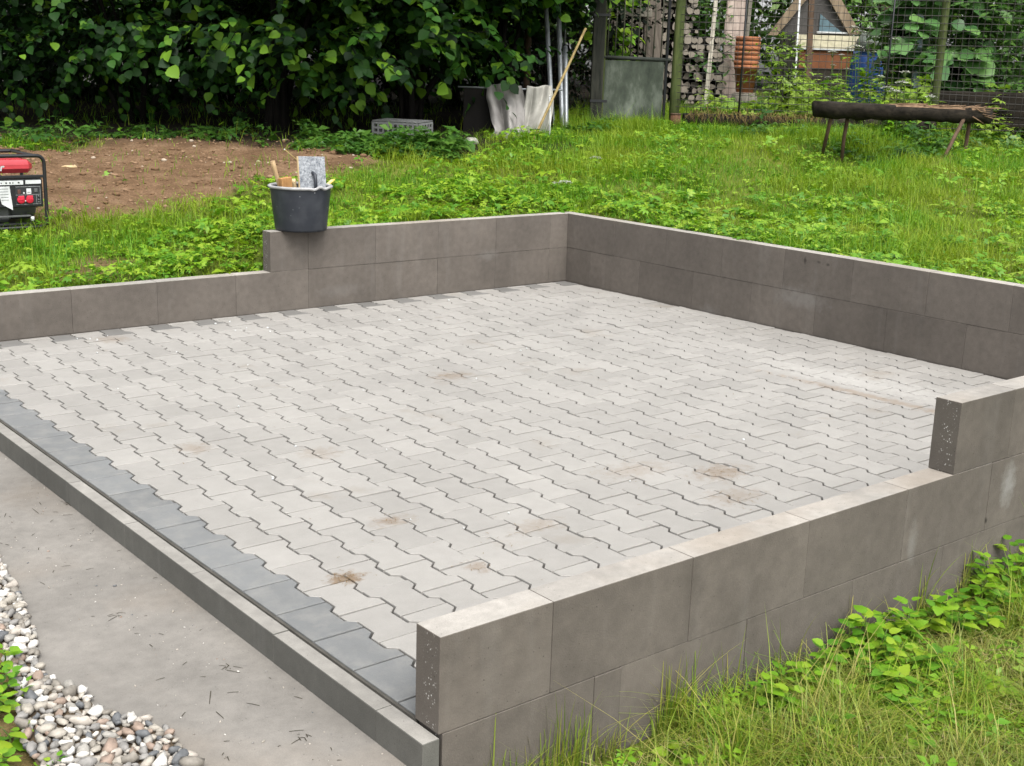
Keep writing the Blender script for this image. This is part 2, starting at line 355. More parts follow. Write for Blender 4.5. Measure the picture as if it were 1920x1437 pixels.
# ================================================================== ground
def poly_mask(x, y, poly, soft):
    """1 inside a world polygon, falling to 0 over soft metres outside"""
    poly = np.asarray(poly); inside = np.zeros(x.shape, bool); dist = np.full(x.shape, 1e9)
    for i in range(len(poly)):
        ax, ay = poly[i]; bx, by = poly[(i + 1) % len(poly)]
        c = ((ay > y) != (by > y)) & (x < (bx - ax) * (y - ay) / (by - ay + 1e-12) + ax); inside ^= c
        t = np.clip(((x - ax) * (bx - ax) + (y - ay) * (by - ay)) / ((bx - ax) ** 2 + (by - ay) ** 2), 0, 1)
        dist = np.minimum(dist, np.hypot(x - ax - t * (bx - ax), y - ay - t * (by - ay)))
    sd = np.where(inside, -dist, dist); return 1 - sstep(-soft * .5, soft * .5, sd + wob(x, y, 7) * soft * .4)
MOUND = [hit(u, v)[:2] for u, v in ((-120, 290), (-140, 400), (60, 432), (200, 412), (300, 402), (420, 372), (500, 350), (600, 345), (720, 308), (690, 282), (560, 262), (430, 258), (300, 262), (140, 282))]
PATCH = [hit(u, v)[:2] for u, v in ((95, 495), (130, 525), (235, 520), (245, 495), (170, 485))]
GRAVEL_OUT = [onz(u, v, SLAB_Z)[:2] for u, v in ((-60, 960), (0, 1050), (38, 1130), (70, 1200), (72, 1255), (105, 1285), (160, 1305), (185, 1340), (280, 1355), (325, 1385), (365, 1437), (420, 1500))]
GRAVEL_IN = [onz(u, v, SLAB_Z)[:2] for u, v in ((-120, 1020), (-40, 1140), (0, 1200), (20, 1260), (38, 1330), (46, 1400), (70, 1437), (120, 1510))]
GRAVEL = list(GRAVEL_OUT) + GRAVEL_IN[::-1]
def soil_mask(x, y):
    s = np.maximum(poly_mask(x, y, MOUND, .35), .8 * poly_mask(x, y, PATCH, .2))
    s = np.maximum(s, np.where((x < -.3) & (y < 4) & (y > -3), .75, 0.0))
    d = (x - CAM[0]) * FW[0] + (y - CAM[1]) * FW[1]; l = (x - CAM[0]) * RT[0] + (y - CAM[1]) * RT[1]
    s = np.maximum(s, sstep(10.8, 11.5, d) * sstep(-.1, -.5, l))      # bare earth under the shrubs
    return s
def ground_z(x, y): return terrain(x, y) + .05 * poly_mask(x, y, MOUND, .9) * (1 + .8 * wob(x, y, 3.1, 5)) * 1.0
def axis(lo, a, b, hi, step, extra):
    c = np.concatenate([-np.geomspace(1, abs(lo - a) + 1, 26)[::-1] + 1 + a, np.arange(a, b, step), np.geomspace(1, hi - b + 1, 26) - 1 + b, extra])
    return np.unique(np.round(c, 4))
gx = axis(-120, -4, 14, 160, .085, [-.07, -.045, XR + .03, XR + .075]); gy = axis(-120, -4, 14, 160, .085, [-.07, -.03, YB + .03, YB + .075])
X, Y = np.meshgrid(gx, gy, indexing='ij'); Z = ground_z(X, Y)
ins = (X > -.06) & (X < XR + .05) & (Y > -.05) & (Y < YB + .05); Z = np.where(ins, -.42, Z)
soil = soil_mask(X, Y); nx, ny = X.shape
I = np.arange(nx * ny).reshape(nx, ny); Q = np.stack([I[:-1, :-1], I[1:, :-1], I[1:, 1:], I[:-1, 1:]], -1).reshape(-1, 4)
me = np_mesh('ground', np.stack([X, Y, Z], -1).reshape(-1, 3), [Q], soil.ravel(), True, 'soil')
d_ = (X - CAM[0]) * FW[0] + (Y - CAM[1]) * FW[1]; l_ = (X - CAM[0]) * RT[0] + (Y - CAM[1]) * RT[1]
la = me.attributes.new('hedge_shade', 'FLOAT', 'POINT'); la.data.foreach_set('value', (sstep(11.0, 11.6, d_ + .15 * wob(X, Y, 5)) * sstep(.9, .3, l_ - .35 * (d_ - 12))).astype(np.float32).ravel())  # shade under the shrubs, painted into the ground colour
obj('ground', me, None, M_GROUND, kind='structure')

# ================================================================== patio paving
patio = empty('patio_floor', (0, 0, 0), kind='structure')
obj('sand_bed', box_mesh('sand_bed', (-.008, .003, -.30), (XR - .002, YB - .002, -.03)), patio, M_SAND)
PL, PW, X0 = .203, .1415, .153            # stone pitch along y, column pitch along x, first zig-zag line
A_, B_ = PW / 2 + .012, PW / 2 - .012; GAP = .0040
def zig(c, y0, y1):
    """zig-zag half width along a stone from y0 to y1 (head-waist-head), as (offset, y) pairs"""
    L = y1 - y0; return [(A_, y0), (A_, y0 + .0405), (B_, y0 + .0625), (B_, y1 - .0625), (A_, y1 - .0405), (A_, y1)]
def clip(poly, ax, lim, keep_less):
    out = []
    for i in range(len(poly)):
        p, q = poly[i], poly[(i + 1) % len(poly)]; a, b = (p[ax] <= lim) == keep_less, (q[ax] <= lim) == keep_less
        if a: out.append(p)
        if a != b:
            t = (lim - p[ax]) / (q[ax] - p[ax]); out.append((p[0] + t * (q[0] - p[0]), p[1] + t * (q[1] - p[1])))
    res = []
    for p in out:
        if not res or math.hypot(p[0] - res[-1][0], p[1] - res[-1][1]) > 1e-5: res.append(p)
    return res
def inset(poly, d):
    n = len(poly); out = []
    for i in range(n):
        p0, p, p1 = (np.array(poly[j % n]) for j in (i - 1, i, i + 1)); e0 = p - p0; e1 = p1 - p
        e0 = e0 / (np.linalg.norm(e0) + 1e-9); e1 = e1 / (np.linalg.norm(e1) + 1e-9)
        n0 = np.array([-e0[1], e0[0]]); n1 = np.array([-e1[1], e1[0]]); b = n0 + n1; k = b @ n0
        out.append(tuple(p + b * (d / max(k, .35))))
    return out
def stone_verts(poly):
    n = len(poly); a = inset(poly, GAP); t = inset(poly, GAP + .0014)
    V = [(x, y, 0.0) for x, y in t] + [(x, y, -.0016) for x, y in a] + [(x, y, -.06) for x, y in a]
    Fs = [tuple(range(n))] + [(i, n + i, n + (i + 1) % n, (i + 1) % n) for i in range(n)] + [(n + i, 2 * n + i, 2 * n + (i + 1) % n, n + (i + 1) % n) for i in range(n)]
    return V, Fs
def stone_mesh(poly, mat, name='paver'):
    V, Fs = stone_verts(poly); m_ = bpy.data.meshes.new(name); m_.from_pydata(V, [], Fs); m_.materials.append(mat); return m_
BONE = [(x, y) for x, y in zig(0, -PL / 2, PL / 2)][::1]
BONE = [(x, y) for x, y in BONE] + [(-x, y) for x, y in BONE[::-1]]         # counter-clockwise
full = stone_mesh(BONE, M_PAVE)
stones = []                      # (centre, polygon or None, tilt)
YMAX, XMAX = YB - .003, XR - .004
for c in range(31):
    xc = X0 + PW / 2 + PW * c; ph = .091 + (PL / 2 if c % 2 == 0 else 0.0)
    for k in range(-2, 25):
        ya, yb = ph + PL * k, ph + PL * (k + 1)
        if yb < .012 or ya > YMAX - .012: continue
        pl = None
        if ya < .003 or yb > YMAX or xc + A_ > XMAX:
            pl = [(x + xc, y + (ya + yb) / 2) for x, y in BONE]
            for a_, l_, less in ((1, .003, False), (1, YMAX, True), (0, XMAX, True)): pl = clip(pl, a_, l_, less)
            if len(pl) < 4: continue
            pl = [(x - xc, y - (ya + yb) / 2) for x, y in pl]
        stones.append(((xc, (ya + yb) / 2), pl, c, yb > YMAX - .02))
def view_size(p):
    d = np.array([p[0], p[1], 0]) - CAM; q = MR.T @ d; u, v = CX + F_PX * q[0] / -q[2], CY - F_PX * q[1] / -q[2]
    if not (-40 < u < 1960 and v < 1480): return 0
    # hidden behind the near wall?
    s = (-T - CAM[1]) / (p[1] - CAM[1]); xw = CAM[0] + s * (p[0] - CAM[0]); zw = CAM[2] * (1 - s)
    if 0 < xw < 2.09 and zw < H or xw >= 2.09 and zw < 2 * H: return 0
    return 1 / np.linalg.norm(d)
order = sorted(range(len(stones)), key=lambda i: -view_size(stones[i][0])); single = set(order[:300])
VV, FF, RR, off = [], [], [], 0
for i, ((x, y), pl, c, last) in enumerate(stones):
    dz = RNG.normal(0, .0010) - .0012 * (1 + math.sin(x * 1.7) * math.cos(y * 1.3)); tx, ty = RNG.normal(0, .0055, 2); rz = RNG.normal(0, .003)
    half = last and c % 2 == 0
    if i in single:
        o = obj('paver', full if pl is None else stone_mesh(pl, M_HALF if half else M_PAVE), patio, [], (x, y, dz)); o.rotation_euler = (tx, ty, rz)
    else:
        V, Fs = stone_verts(BONE if pl is None else pl); R_ = np.array(Matrix.Rotation(rz, 3, 'Z') @ Matrix.Rotation(ty, 3, 'Y') @ Matrix.Rotation(tx, 3, 'X'))
        VV.append((np.array(V) @ R_.T) + [x, y, dz]); FF += [(tuple(k + off for k in f), half) for f in Fs]; RR += [RNG.random()] * len(V); off += len(V)
m_ = bpy.data.meshes.new('paver_field'); m_.from_pydata(np.concatenate(VV).tolist(), [], [f for f, h in FF]); m_.materials.append(M_PAVE); m_.materials.append(M_HALF)
m_.polygons.foreach_set('material_index', np.array([int(h) for f, h in FF], np.int32)); a_ = m_.attributes.new('rnd', 'FLOAT', 'POINT'); a_.data.foreach_set('value', np.array(RR, np.float32))
obj('paver_field', m_, patio, [], kind='stuff')
# slate grey edge stones along the kerb
e = [(x, y) for x, y in zig(0, -PL / 2, PL / 2)]; EDGE = [(-.002, -PL / 2)] + [(X0 - PW / 2 + x, y) for x, y in e] + [(-.002, PL / 2)]
em = stone_mesh(EDGE, M_DARK, 'edge_paver')
for k in range(-1, 23):
    y = .091 + PL * k + PL / 2; pl = None
    if y - PL / 2 < .003: pl = [(a, b - y) for a, b in clip([(a, b + y) for a, b in EDGE], 1, .003, False)]
    if y + PL / 2 > YMAX: pl = [(a, b - y) for a, b in clip([(a, b + y) for a, b in EDGE], 1, YMAX, True)]
    if pl is not None and len(pl) < 4: continue
    o = obj('edge_paver', em if pl is None else stone_mesh(pl, M_DARK, 'edge_paver'), patio, [], (0, y, RNG.normal(0, .0008))); o.rotation_euler = (RNG.normal(0, .003), RNG.normal(0, .004), 0)

# ================================================================== block walls
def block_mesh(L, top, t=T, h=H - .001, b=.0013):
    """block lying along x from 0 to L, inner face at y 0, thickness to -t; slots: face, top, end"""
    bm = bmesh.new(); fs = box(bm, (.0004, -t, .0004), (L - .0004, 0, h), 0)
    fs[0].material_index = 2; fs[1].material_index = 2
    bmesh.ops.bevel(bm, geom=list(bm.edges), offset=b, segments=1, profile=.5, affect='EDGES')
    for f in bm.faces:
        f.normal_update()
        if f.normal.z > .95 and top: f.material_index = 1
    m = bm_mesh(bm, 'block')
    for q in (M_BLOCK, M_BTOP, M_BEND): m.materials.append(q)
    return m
_bm = {}
def course(parent, z, cuts, top=False, topmax=99.0, jit=.0008):
    for a, b in zip(cuts[:-1], cuts[1:]):
        L = round(b - a, 3)
        k = (L, top and (a + b) / 2 < topmax)
        if k not in _bm: _bm[k] = block_mesh(*k)
        o = obj('block', _bm[k], parent, [], (a, RNG.normal(0, jit), z)); o.rotation_euler = (RNG.normal(0, .002), 0, 0)
def cuts(a, first, b, step=.5):
    c = [a]; x = first
    while x < b - .04: c.append(x); x += step
    return c + [b]
nw = empty('block_wall', (0, 0, 0), label='low taupe block wall with stepped end beside the tall weeds, kerb running into its end', cat='wall')
course(nw, -2 * H, cuts(0, .25, XR + T)); course(nw, -H, [0, .484, .579, 1.08, 1.58, 2.08, 2.58, 3.08, 3.58, 4.08, XR + T])
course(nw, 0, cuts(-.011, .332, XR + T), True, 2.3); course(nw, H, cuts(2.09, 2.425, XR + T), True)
bw = empty('block_wall', (0, YB, 0), label='taupe block wall in front of the dirt mound, its upper course starting under the bucket', cat='wall')
bw.rotation_euler = (0, 0, PI)                                   # faces -y: local x runs backwards
def rev(c): return sorted(-x for x in c)
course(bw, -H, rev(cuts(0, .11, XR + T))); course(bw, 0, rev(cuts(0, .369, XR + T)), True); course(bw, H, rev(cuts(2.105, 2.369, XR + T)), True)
rw = empty('block_wall', (XR, 0, 0), label='two course taupe block wall below the grassy slope and log bench', cat='wall')
rw.rotation_euler = (0, 0, PI / 2)
rw.scale = (1, 1, 1)
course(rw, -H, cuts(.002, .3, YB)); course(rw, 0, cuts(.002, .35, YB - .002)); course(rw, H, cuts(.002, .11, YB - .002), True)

# ================================================================== kerb and slab
kb = empty('kerb', (0, 0, 0), kind='structure')
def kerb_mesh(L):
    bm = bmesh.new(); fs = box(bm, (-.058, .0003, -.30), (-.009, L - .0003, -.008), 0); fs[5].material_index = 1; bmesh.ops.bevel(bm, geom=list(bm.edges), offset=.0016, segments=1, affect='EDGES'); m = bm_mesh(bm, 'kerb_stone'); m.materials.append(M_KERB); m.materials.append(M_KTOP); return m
ym = [-T - .002, .1, .61, 1.122, 1.634, 2.146, 2.658, 3.17, 3.682, 4.194, YB - .003]; km = {}
for a, b in zip(ym[:-1], ym[1:]):
    L = round(b - a, 3); km.setdefault(L, None) or km.__setitem__(L, kerb_mesh(L))
    o = obj('kerb_stone', km[L], kb, [], (RNG.normal(0, .0007), a, RNG.normal(0, .0006))); o.rotation_euler = (0, 0, RNG.normal(0, .0008))
obj('joint_strip', box_mesh('joint_strip', (-.0088, .002, -.05), (-.0003, YB - .004, -.0028)), kb, plain('joint_strip_grey', (.085, .08, .07), .95, .1))  # darker strip filling the gap beside the edge stones
S_OUT = [(p[0] - .04, p[1]) for p in GRAVEL_OUT]
bm = bmesh.new(); poly = [(-.0585, -.30), (-.0585, 5.2), (-.62, 5.2), (-.55, 3.4)] + [tuple(p) for p in S_OUT] + [(S_OUT[-1][0] + .12, -.30)]
f = bm.faces.new([bm.verts.new((x, y, SLAB_Z)) for x, y in poly]); r = bmesh.ops.extrude_face_region(bm, geom=[f])
bmesh.ops.translate(bm, verts=[v for v in r['geom'] if isinstance(v, bmesh.types.BMVert)], vec=(0, 0, -.10))
obj('concrete_slab', bm_mesh(bm, 'concrete_slab'), None, M_SLAB, kind='structure')
obj('wall_footing', box_mesh('wall_footing', (.9, -.20, -.40), (XR + .1, -T - .001, -.262), .004), None, M_SLAB, kind='structure')

# ================================================================== gravel
def pebble_template(seed, n=7, m=5, flat=.6):
    r_ = np.random.default_rng(seed); V = [(0, 0, -1.0)]; 
    for i in range(1, m):
        ph = -PI / 2 + PI * i / m
        for k in range(n): V.append((math.cos(ph) * math.cos(2 * PI * k / n), math.cos(ph) * math.sin(2 * PI * k / n), math.sin(ph)))
    V.append((0, 0, 1.0)); V = np.array(V) * (1 + r_.normal(0, .15, (len(V), 1))); V *= [1.1, r_.uniform(.5, .85), flat * r_.uniform(.8, 1.15)]
    Fs = [(0, 1 + (k + 1) % n, 1 + k) for k in range(n)] + [(1 + i * n + k, 1 + i * n + (k + 1) % n, 1 + (i + 1) * n + (k + 1) % n, 1 + (i + 1) * n + k) for i in range(m - 2) for k in range(n)]
    L = len(V) - 1; b = 1 + (m - 2) * n; Fs += [(b + k, b + (k + 1) % n, L) for k in range(n)]
    return V, Fs
def pebble_mat():
    m = NM('pebble_stone', .6, .35); r = m.rand()
    c = m.ramp(r, [(0, (0.176, 0.16, 0.136)), (.16, (0.288, 0.264, 0.224)), (.3, (0.096, 0.1, 0.104)), (.38, (0.336, 0.304, 0.264)), (.52, (0.224, 0.168, 0.132)), (.6, (0.44, 0.424, 0.392)), (.68, (0.248, 0.236, 0.212)), (.8, (0.192, 0.184, 0.172)), (.95, (0.528, 0.512, 0.48))], 'CONSTANT')
    c = m.mix(1.0, c, m.ramp(m.noise(m.pos(), 70, 4), [(.3, .75), (.7, 1.15)]), 'MULTIPLY'); m.color(c); m.bump(m.noise(m.pos(), 160, 3), .2, .003); return m.m
M_PEB = pebble_mat(); PT = [pebble_template(s) for s in range(7)]
def in_poly(x, y, poly):
    ins = np.zeros(np.shape(x), bool)
    for i in range(len(poly)):
        ax, ay = poly[i]; bx, by = poly[(i + 1) % len(poly)]; ins ^= ((ay > y) != (by > y)) & (x < (bx - ax) * (y - ay) / (by - ay + 1e-12) + ax)
    return ins
gp = np.array(GRAVEL); bed = empty('gravel_bed', (0, 0, 0), kind='structure')
bm = bmesh.new(); f = bm.faces.new([bm.verts.new((x, y, SLAB_Z + .004)) for x, y in GRAVEL]); bmesh.ops.triangulate(bm, faces=[f]); obj('gravel_base', bm_mesh(bm, 'gravel_base'), bed, plain('gravel_soil', (.10, .075, .05), .95, .1))
cand = np.stack([rnd(26000, gp[:, 0].min(), gp[:, 0].max()), rnd(26000, gp[:, 1].min(), gp[:, 1].max())], 1)
cand = cand[in_poly(cand[:, 0], cand[:, 1], GRAVEL)]; pts = []
rad = np.clip(RNG.lognormal(math.log(.0165), .3, len(cand)), .008, .03); cell = {}
for (x, y), r_ in zip(cand, rad):
    i, j = int(x // .03), int(y // .03); ok = True
    for a in (-1, 0, 1):
        for b in (-1, 0, 1):
            for (px, py, pr) in cell.get((i + a, j + b), ()):
                if (px - x) ** 2 + (py - y) ** 2 < (.60 * (pr + r_)) ** 2: ok = False
    if ok: cell.setdefault((i, j), []).append((x, y, r_)); pts.append((x, y, r_))
def pscreen(p):
    q = MR.T @ (np.array([p[0], p[1], SLAB_Z]) - CAM); u, v = CX + F_PX * q[0] / -q[2], CY - F_PX * q[1] / -q[2]
    return p[2] / -q[2] if (-15 < u < 1935 and v < 1450) else 0
pts.sort(key=lambda p: -pscreen(p)); pm = []
for V, Fs in PT:
    q = bpy.data.meshes.new('pebble'); q.from_pydata(V.tolist(), [], Fs); q.polygons.foreach_set('use_smooth', np.ones(len(q.polygons), bool)); q.materials.append(M_PEB); pm.append(q)
sets = [[] for _ in PT]
for i, (x, y, r_) in enumerate(pts):
    z = SLAB_Z + .004 + r_ * .38 + RNG.uniform(0, .006); e = (RNG.normal(0, .25), RNG.normal(0, .25), RNG.uniform(0, 2 * PI))
    if i < 290:
        o = obj('pebble', pm[i % 7], bed, [], (x, y, z)); o.scale = (r_,) * 3; o.rotation_euler = e
    else:
        from mathutils import Euler
        sets[i % 7].append((np.array(Euler(e).to_matrix()) * r_, (x, y, z)))
me = multi_scatter('pebble_fill', [(PT[k][0], PT[k][1], np.array([a for a, _ in s]), np.array([p for _, p in s]), rnd(len(s))) for k, s in enumerate(sets) if s], True)
obj('pebble_fill', me, bed, M_PEB, kind='stuff')

# ================================================================== leaves and plants
def leaf_template(w=.5, curl=.18, n=3, fold=.12):
    """a leaf along +y, length 1, width w, folded on its midrib and curling down"""
    ys = np.linspace(0, 1, n + 2); prof = np.sin(np.pi * ys ** .8) ** .75 * w / 2; V = []; Fs = []; idx = []
    for y, p in zip(ys, prof):
        z = -curl * y * y
        if p < 1e-3: idx.append([len(V)]); V.append((0, y, z))
        else: idx.append([len(V), len(V) + 1, len(V) + 2]); V += [(-p, y, z + fold * p * 2), (0, y, z), (p, y, z + fold * p * 2)]
    for a, b in zip(idx[:-1], idx[1:]):
        if len(a) == 1: Fs += [(a[0], b[1], b[0]), (a[0], b[2], b[1])]
        elif len(b) == 1: Fs += [(a[0], a[1], b[0]), (a[1], a[2], b[0])]
        else: Fs += [(a[0], a[1], b[1], b[0]), (a[1], a[2], b[2], b[1])]
    return np.array(V), Fs
LEAF3 = leaf_template(.92, .22, 3); LEAF2 = leaf_template(.5, .15, 1); LEAFR = leaf_template(1.0, .15, 3, .06)
def compound(k=3, w=.55):
    V, Fs, off = [], [], 0
    for a in ([0] if k == 1 else np.linspace(-75, 75, k)):
        v, f = leaf_template(w, .2, 1); c, s = math.cos(math.radians(a)), math.sin(math.radians(a)); sc = 1 - .2 * abs(a) / 75
        v = np.stack([c * v[:, 0] + s * (v[:, 1] + .12), -s * v[:, 0] + c * (v[:, 1] + .12), v[:, 2]], 1) * sc
        V.append(v); Fs += [tuple(i + off for i in q) for q in f]; off += len(v)
    return np.concatenate(V), Fs
COMP3, COMP5 = compound(3), compound(5, .45)
def blade_template(n=3, w=.05, bend=.35):
    ys = np.linspace(0, 1, n + 1); V, Fs = [], []
    for i, y in enumerate(ys):
        px, pz = bend * y ** 2.0, y * (1 - .25 * bend * y)
        hw = w / 2 * (1 - y ** 1.6 * .95)
        if i < n: V += [(px, -hw, pz), (px, hw, pz)]
        else: V.append((px, 0, pz))
    for i in range(n):
        a = 2 * i
        Fs.append((a, a + 1, a + 3, a + 2) if i < n - 1 else (a, a + 1, a + 2))
    return np.array(V), Fs
def unit(v): return v / np.maximum(np.linalg.norm(v, axis=1, keepdims=True), 1e-9)
def zrot(n):
    a = rnd(n, 0, 2 * PI); z = np.zeros((n, 3, 3)); z[:, 0, 0] = np.cos(a); z[:, 0, 1] = -np.sin(a); z[:, 1, 0] = np.sin(a); z[:, 1, 1] = np.cos(a); z[:, 2, 2] = 1; return z
def foliage(name, P, D, size, tmpl, mat, parent, per=7, spread=.5, rbias=0.0, tw=True):
    """leafy twigs: P (N,3) twig starts, D (N,3) twig directions with length"""
    N = len(P); k = np.arange(per); t = (k + .6) / per
    pos = P[:, None] + D[:, None] * t[None, :, None]; pos[..., 2] -= (t ** 2)[None] * (np.linalg.norm(D, axis=1) * .22)[:, None]
    du = unit(D); side = np.cross(du, [0, 0, 1.0]); side = unit(side + 1e-4); sg = np.where(k % 2 == 0, 1.0, -1.0)
    ax = du[:, None] * .75 + side[:, None] * sg[None, :, None] * .9 + RNG.normal(0, .28, (N, per, 3)); ax[..., 2] -= .35
    nm = np.array([0, 0, 1.0]) + RNG.normal(0, .35, (N, per, 3)) + du[:, None] * .45
    s = size * RNG.uniform(.5, 1.12, (N, per)); r = np.clip(RNG.beta(1.6, 2.6, (N, per)) + rbias * t[None], 0, .999)
    A = frames(ax.reshape(-1, 3), nm.reshape(-1, 3), s.ravel())
    return obj(name, scatter_mesh(name, tmpl[0], tmpl[1], A, pos.reshape(-1, 3), r.ravel(), True), parent, mat)
def twig_mesh(name, P, D, r=.004):
    q = np.array([(math.cos(a), math.sin(a)) for a in (0, 2.1, 4.2)])
    V = np.array([(x * r, y * 0 + 0, z * r) for x, z in q] + [(x * r * .4, 1.0, z * r * .4) for x, z in q]); Fs = [(0, 1, 4, 3), (1, 2, 5, 4), (2, 0, 3, 5)]
    L = np.linalg.norm(D, axis=1); A = frames(D, np.tile([0, 0, 1.0], (len(D), 1)) + 1e-3, np.stack([np.ones_like(L), L, np.ones_like(L)], 1))
    return scatter_mesh(name, V, Fs, A, P, rnd(len(P)))
def crown_points(c, R, n, lo=.45, spray=0):
    if spray:
        m = max(4, n // spray); Q, dq = crown_points(c, R, m, lo); k = RNG.integers(0, m, n); off = RNG.normal(0, .5, (n, 3))
        lev = np.abs(Q[:, 2] * 0 + rnd(m, .5, 1.3))
        return Q[k] + off * np.array([.5, .5, .16]) * lev[k][:, None], unit(dq[k] + off * .5)
    d = unit(RNG.normal(0, 1, (n, 3))); r = rnd(n, lo, 1.0) ** .6
    lump = 1 + .16 * np.sin(d[:, 0] * 5 + c[0]) * np.cos(d[:, 2] * 6 + c[1]) + .12 * np.sin(d[:, 1] * 9 + c[0] * 2)
    return np.asarray(c) + d * (r * lump)[:, None] * np.asarray(R), d
def shrub(name, base, R, zc, n, size, tmpl, mat, label, cat, group=None, stems=6, per=7, tl=.55, lo=.4, zmin=None, lean=(0, 0), rbias=.25, stem_r=.035, bark=None, spray=0):
    root = empty(name, (base[0], base[1], base[2]), label=label, cat=cat, group=group)
    c = np.array([lean[0], lean[1], zc]); P, d = crown_points(c, R, n, lo, spray)
    if zmin is not None: P[:, 2] = np.where(P[:, 2] < zmin, zmin + rnd(n, 0, .5), P[:, 2])
    D = unit(d * [1, 1, .5] + [0, 0, .12] + RNG.normal(0, .35, (n, 3))) * rnd(n, .6, 1.2)[:, None] * tl
    foliage('crown', P, D, size, tmpl, mat, root, per, rbias=rbias)['kind'] = 'stuff'
    br = []
    for i in range(stems):
        a = 2 * PI * i / stems + rnd(1)[0]; q, _ = crown_points(c, R, 1, .3); q = q[0]; m = q * .5 + RNG.normal(0, .06, 3) * [1, 1, .3]; m[2] = abs(q[2]) * .55
        b = np.array([math.cos(a), math.sin(a), 0]) * (.10 if stems > 1 else 0.0); ts = np.linspace(0, 1, 7)[:, None]
        br.append(((1 - ts) ** 2 * b + 2 * ts * (1 - ts) * (m * [.6, .6, 1]) + ts ** 2 * q, np.linspace(stem_r, stem_r * .25, 7) * RNG.uniform(.7, 1.2)))
    for pts_, rr_ in br: obj('trunk', tube_mesh('trunk', pts_, rr_, 7), root, bark or M_BARK)
    k = min(n, 500); o = obj('twig', twig_mesh('twig', P[:k], D[:k]), root, bark or M_BARK); o['kind'] = 'stuff'
    return root

# ---- hazel shrubs over the dirt mound
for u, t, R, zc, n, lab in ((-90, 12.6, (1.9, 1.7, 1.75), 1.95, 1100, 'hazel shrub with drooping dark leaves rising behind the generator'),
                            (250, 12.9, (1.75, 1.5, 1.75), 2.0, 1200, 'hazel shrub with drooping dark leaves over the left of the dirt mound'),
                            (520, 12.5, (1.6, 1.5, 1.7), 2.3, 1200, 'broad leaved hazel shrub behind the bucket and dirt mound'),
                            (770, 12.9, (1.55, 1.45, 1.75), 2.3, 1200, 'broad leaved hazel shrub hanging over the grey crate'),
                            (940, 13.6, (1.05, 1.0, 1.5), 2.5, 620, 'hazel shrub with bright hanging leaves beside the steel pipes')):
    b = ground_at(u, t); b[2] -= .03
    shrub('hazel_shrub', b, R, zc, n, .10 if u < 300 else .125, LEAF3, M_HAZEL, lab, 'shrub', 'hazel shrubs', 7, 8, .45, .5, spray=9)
# dark hedge added behind them to block light from the back
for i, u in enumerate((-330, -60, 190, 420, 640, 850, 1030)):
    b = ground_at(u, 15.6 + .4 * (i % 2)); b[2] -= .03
    shrub('added_backing_hedge', b, (1.25, 1.0, 2.0) if i not in (1, 2) else (1.2, .9, 1.1), 1.75 if i not in (1, 2) else .9, 900, .12, LEAF2, M_HSHADE, 'dark evergreen bush in the row behind the hazel shrubs', 'bush', 'dark hedge behind the hazels', 4, 9, .5, .3)
# trees far behind closing the sky
for i, (u, t, zc, R) in enumerate(((-500, 20, 3.2, 3.2), (-150, 24, 4, 3.6), (180, 20, 3.8, 3.2), (480, 22, 4, 3.4), (760, 20, 3.8, 3.0), (1040, 21.5, 4.2, 3.0), (1300, 25.5, 4.2, 3.3), (1520, 24.5, 4.0, 3.2), (1760, 24, 4.0, 3.3), (2020, 22, 3.8, 3.3), (2300, 20, 3.6, 3.2))):
    b = ground_at(u, t); b[2] -= .03
    shrub('background_tree', b, (R, R * .85, zc * .92), zc, 900, .26, LEAF2, M_BACK, 'tall leafy tree far behind the fence and sheds', 'tree', 'trees closing the background', 3, 8, 1.0, .45, stem_r=.12)
# ---- bushes behind the wire fence on the right
for u, t, R, zc, n, s, tm, mt, lab in ((1600, 19.5, (.85, .7, 1.1), 1.2, 420, .12, LEAF2, M_BACK, 'green bush behind the cream and brown hut'),
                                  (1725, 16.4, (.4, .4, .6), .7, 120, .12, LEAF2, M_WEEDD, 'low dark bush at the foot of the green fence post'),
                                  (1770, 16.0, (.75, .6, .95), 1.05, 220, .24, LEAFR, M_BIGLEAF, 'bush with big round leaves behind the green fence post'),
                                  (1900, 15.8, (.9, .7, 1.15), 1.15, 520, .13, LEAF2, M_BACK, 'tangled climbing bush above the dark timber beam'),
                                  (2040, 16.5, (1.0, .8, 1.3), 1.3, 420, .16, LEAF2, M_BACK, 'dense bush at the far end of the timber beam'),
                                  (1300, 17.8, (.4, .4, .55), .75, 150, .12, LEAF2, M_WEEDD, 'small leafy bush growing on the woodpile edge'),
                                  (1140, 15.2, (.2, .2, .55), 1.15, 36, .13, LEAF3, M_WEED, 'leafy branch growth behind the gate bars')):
    b = ground_at(u, t); b[2] -= .02
    shrub('garden_bush', b, R, zc, n, s, tm, mt, lab, 'bush', None, 4, 6, .4, .3, stem_r=.018)
b = ground_at(1462, 14.9); b[2] -= .02
shrub('young_tree', b, (.24, .2, .36), .60, 80, .085, LEAF2, M_YLEAF, 'young tree with yellow green leaves against the wire fence', 'tree', None, 4, 7, .3, .2, stem_r=.014)

